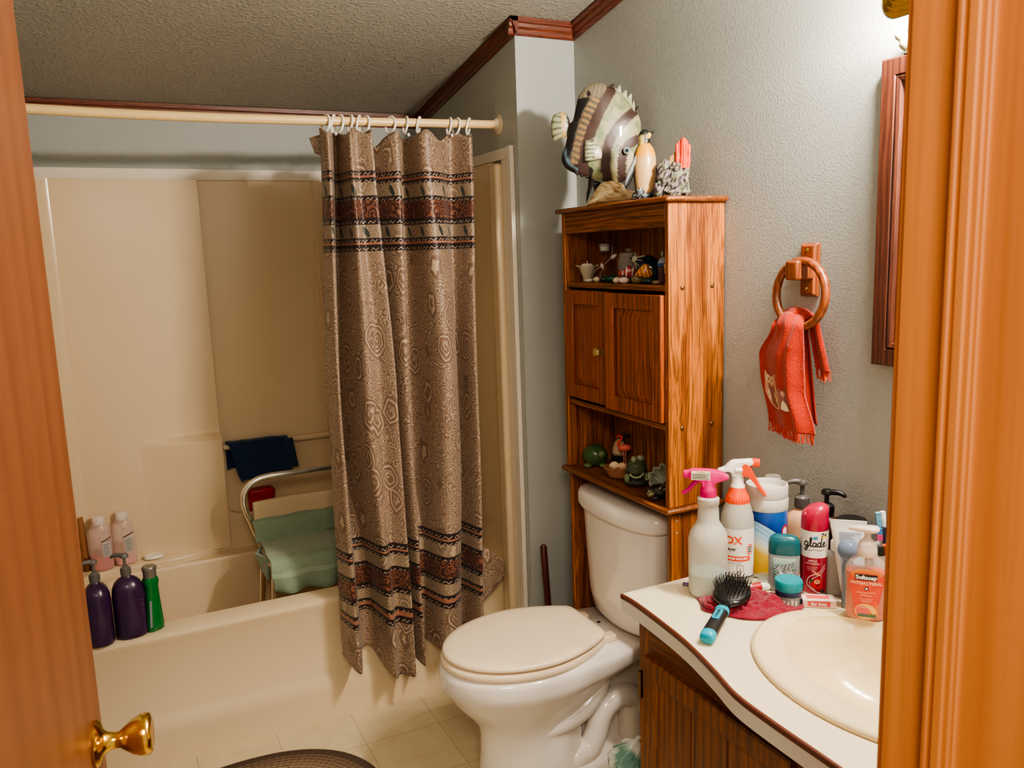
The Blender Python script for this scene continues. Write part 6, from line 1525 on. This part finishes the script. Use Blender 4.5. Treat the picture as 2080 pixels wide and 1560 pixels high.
# ------------------------------------------------------------------ braided rug
def rug_mat():
    m = NT('braided rug'); tc = m.n('ShaderNodeTexCoord'); s = m.n('ShaderNodeSeparateXYZ'); m.link(tc.outputs['UV'], s.inputs[0]); u, v = s.outputs[0], s.outputs[1]
    row = m.math('MULTIPLY', v, 26); fr_ = m.math('FRACT', row)
    br2 = m.math('SINE', m.math('ADD', m.math('MULTIPLY', u, 640), m.math('MULTIPLY', fr_, 4)))
    n = m.noise(tc.outputs['UV'], 60, 3); n2 = m.noise(m.coord(), 45, 3)
    c = m.ramp(v, [(.0, srgb(150, 128, 106)), (.30, srgb(150, 128, 106)), (.31, srgb(126, 104, 86)), (.55, srgb(160, 138, 114)), (.72, srgb(150, 128, 104)), (.86, srgb(120, 98, 82)), (.90, srgb(112, 94, 78)), (.93, srgb(84, 70, 60)), (1, srgb(92, 78, 66))])
    fleck = m.math('MULTIPLY', m.ramp(n2.outputs[0], [(.64, (0, 0, 0)), (.70, (1, 1, 1))]), m.math('LESS_THAN', v, .84))
    c = m.mix(fleck, c, srgb(62, 46, 38))
    c = m.mix(m.math('MULTIPLY', m.ramp(br2, [(.2, (0, 0, 0)), (.9, (1, 1, 1))]), .35), c, srgb(70, 56, 46))
    c = m.mix(m.ramp(fr_, [(0, (.7, .7, .7)), (.15, (0, 0, 0)), (.85, (0, 0, 0)), (1, (.7, .7, .7))]), c, srgb(66, 52, 42))
    m.set(Base_Color=c, Roughness=.95, Specular_IOR_Level=.1)
    m.bump(m.math('ADD', m.math('MULTIPLY', m.math('SINE', m.math('MULTIPLY', fr_, PI)), 1), m.math('MULTIPLY', br2, .25)), .6, .004); return m.m
RC = (-1.235, -.455)
def rug(a, c):
    th = 2*PI*a; e = 1/(abs(cos(th))**2.3+abs(sin(th))**2.3)**(1/2.3); r = c
    return Vector((RC[0]+.385*r*cos(th)*e, RC[1]+.345*r*sin(th)*e, .001+(.010 if c < .985 else 0)))
rgo = thing('bath_rug', 'oval brown braided bath rug on the floor in front of the bathtub', 'rug', (*RC, 0))
b = MB((*RC, 0)); b.grid(lambda a, c: rug(a, c), 120, 60, 0, lambda a, c: (a, max(c, .0001))); b.build('braid', rug_mat(), rgo, smooth=180)

# ------------------------------------------------------------------ lights, world, camera
def lamp(name, typ, loc, energy, color, **kw):
    d = bpy.data.lights.new(name, typ); d.energy = energy; d.color = color
    for k, v in kw.items(): setattr(d, k, v)
    o = bpy.data.objects.new(name, d); COL.objects.link(o); o.location = loc; return o
for bx_, y, bz_ in BULBS: lamp('bulb_light', 'POINT', (bx_, y, bz_), 15.5, (1, .885, .76), shadow_soft_size=.030)
hall = lamp('hall_fill_light', 'AREA', (-1.62, -3.1, 2.25), 15, (1, .86, .70), size=.6)  # fill lamp added out of view to brighten the jamb and tub
hall.rotation_euler = (Vector((-1.15, -1.0, .8))-hall.location).to_track_quat('-Z', 'Y').to_euler()
w = bpy.data.worlds.new('hallway ambience'); w.use_nodes = True; sc.world = w
w.node_tree.nodes['Background'].inputs[0].default_value = (.95, .80, .62, 1); w.node_tree.nodes['Background'].inputs[1].default_value = .32

cd = bpy.data.cameras.new('camera'); cd.sensor_fit = 'HORIZONTAL'; cd.sensor_width = 36; cd.lens = 1650.8/2080*36; cd.clip_start = .02
co = bpy.data.objects.new('camera', cd); COL.objects.link(co)
r_, u_, w_ = Vector((0.89608466, -0.44264666, -0.03310918)), Vector((0.09965993, 0.12794145, 0.98676182)), Vector((0.43255079, 0.88752178, -0.1587605))
Mx = Matrix.Identity(4)
for i in range(3): Mx[i][0], Mx[i][1], Mx[i][2], Mx[i][3] = r_[i], u_[i], -w_[i], CAM[i]
co.matrix_world = Mx
cd.dof.use_dof = True; cd.dof.focus_distance = 2.5; cd.dof.aperture_fstop = 14
sc.camera = co
sc.view_settings.view_transform = 'AgX'
try: sc.view_settings.look = 'AgX - Medium High Contrast'
except Exception: pass
sc.view_settings.exposure = 1.3
sc.cycles.use_denoising = True
sc.cycles.use_adaptive_sampling = True; sc.cycles.adaptive_threshold = .05; sc.cycles.adaptive_min_samples = 24
sc.cycles.max_bounces = 7; sc.cycles.diffuse_bounces = 4; sc.cycles.glossy_bounces = 4; sc.cycles.transmission_bounces = 8
sc.cycles.caustics_reflective = False; sc.cycles.caustics_refractive = False; sc.cycles.sample_clamp_indirect = 6
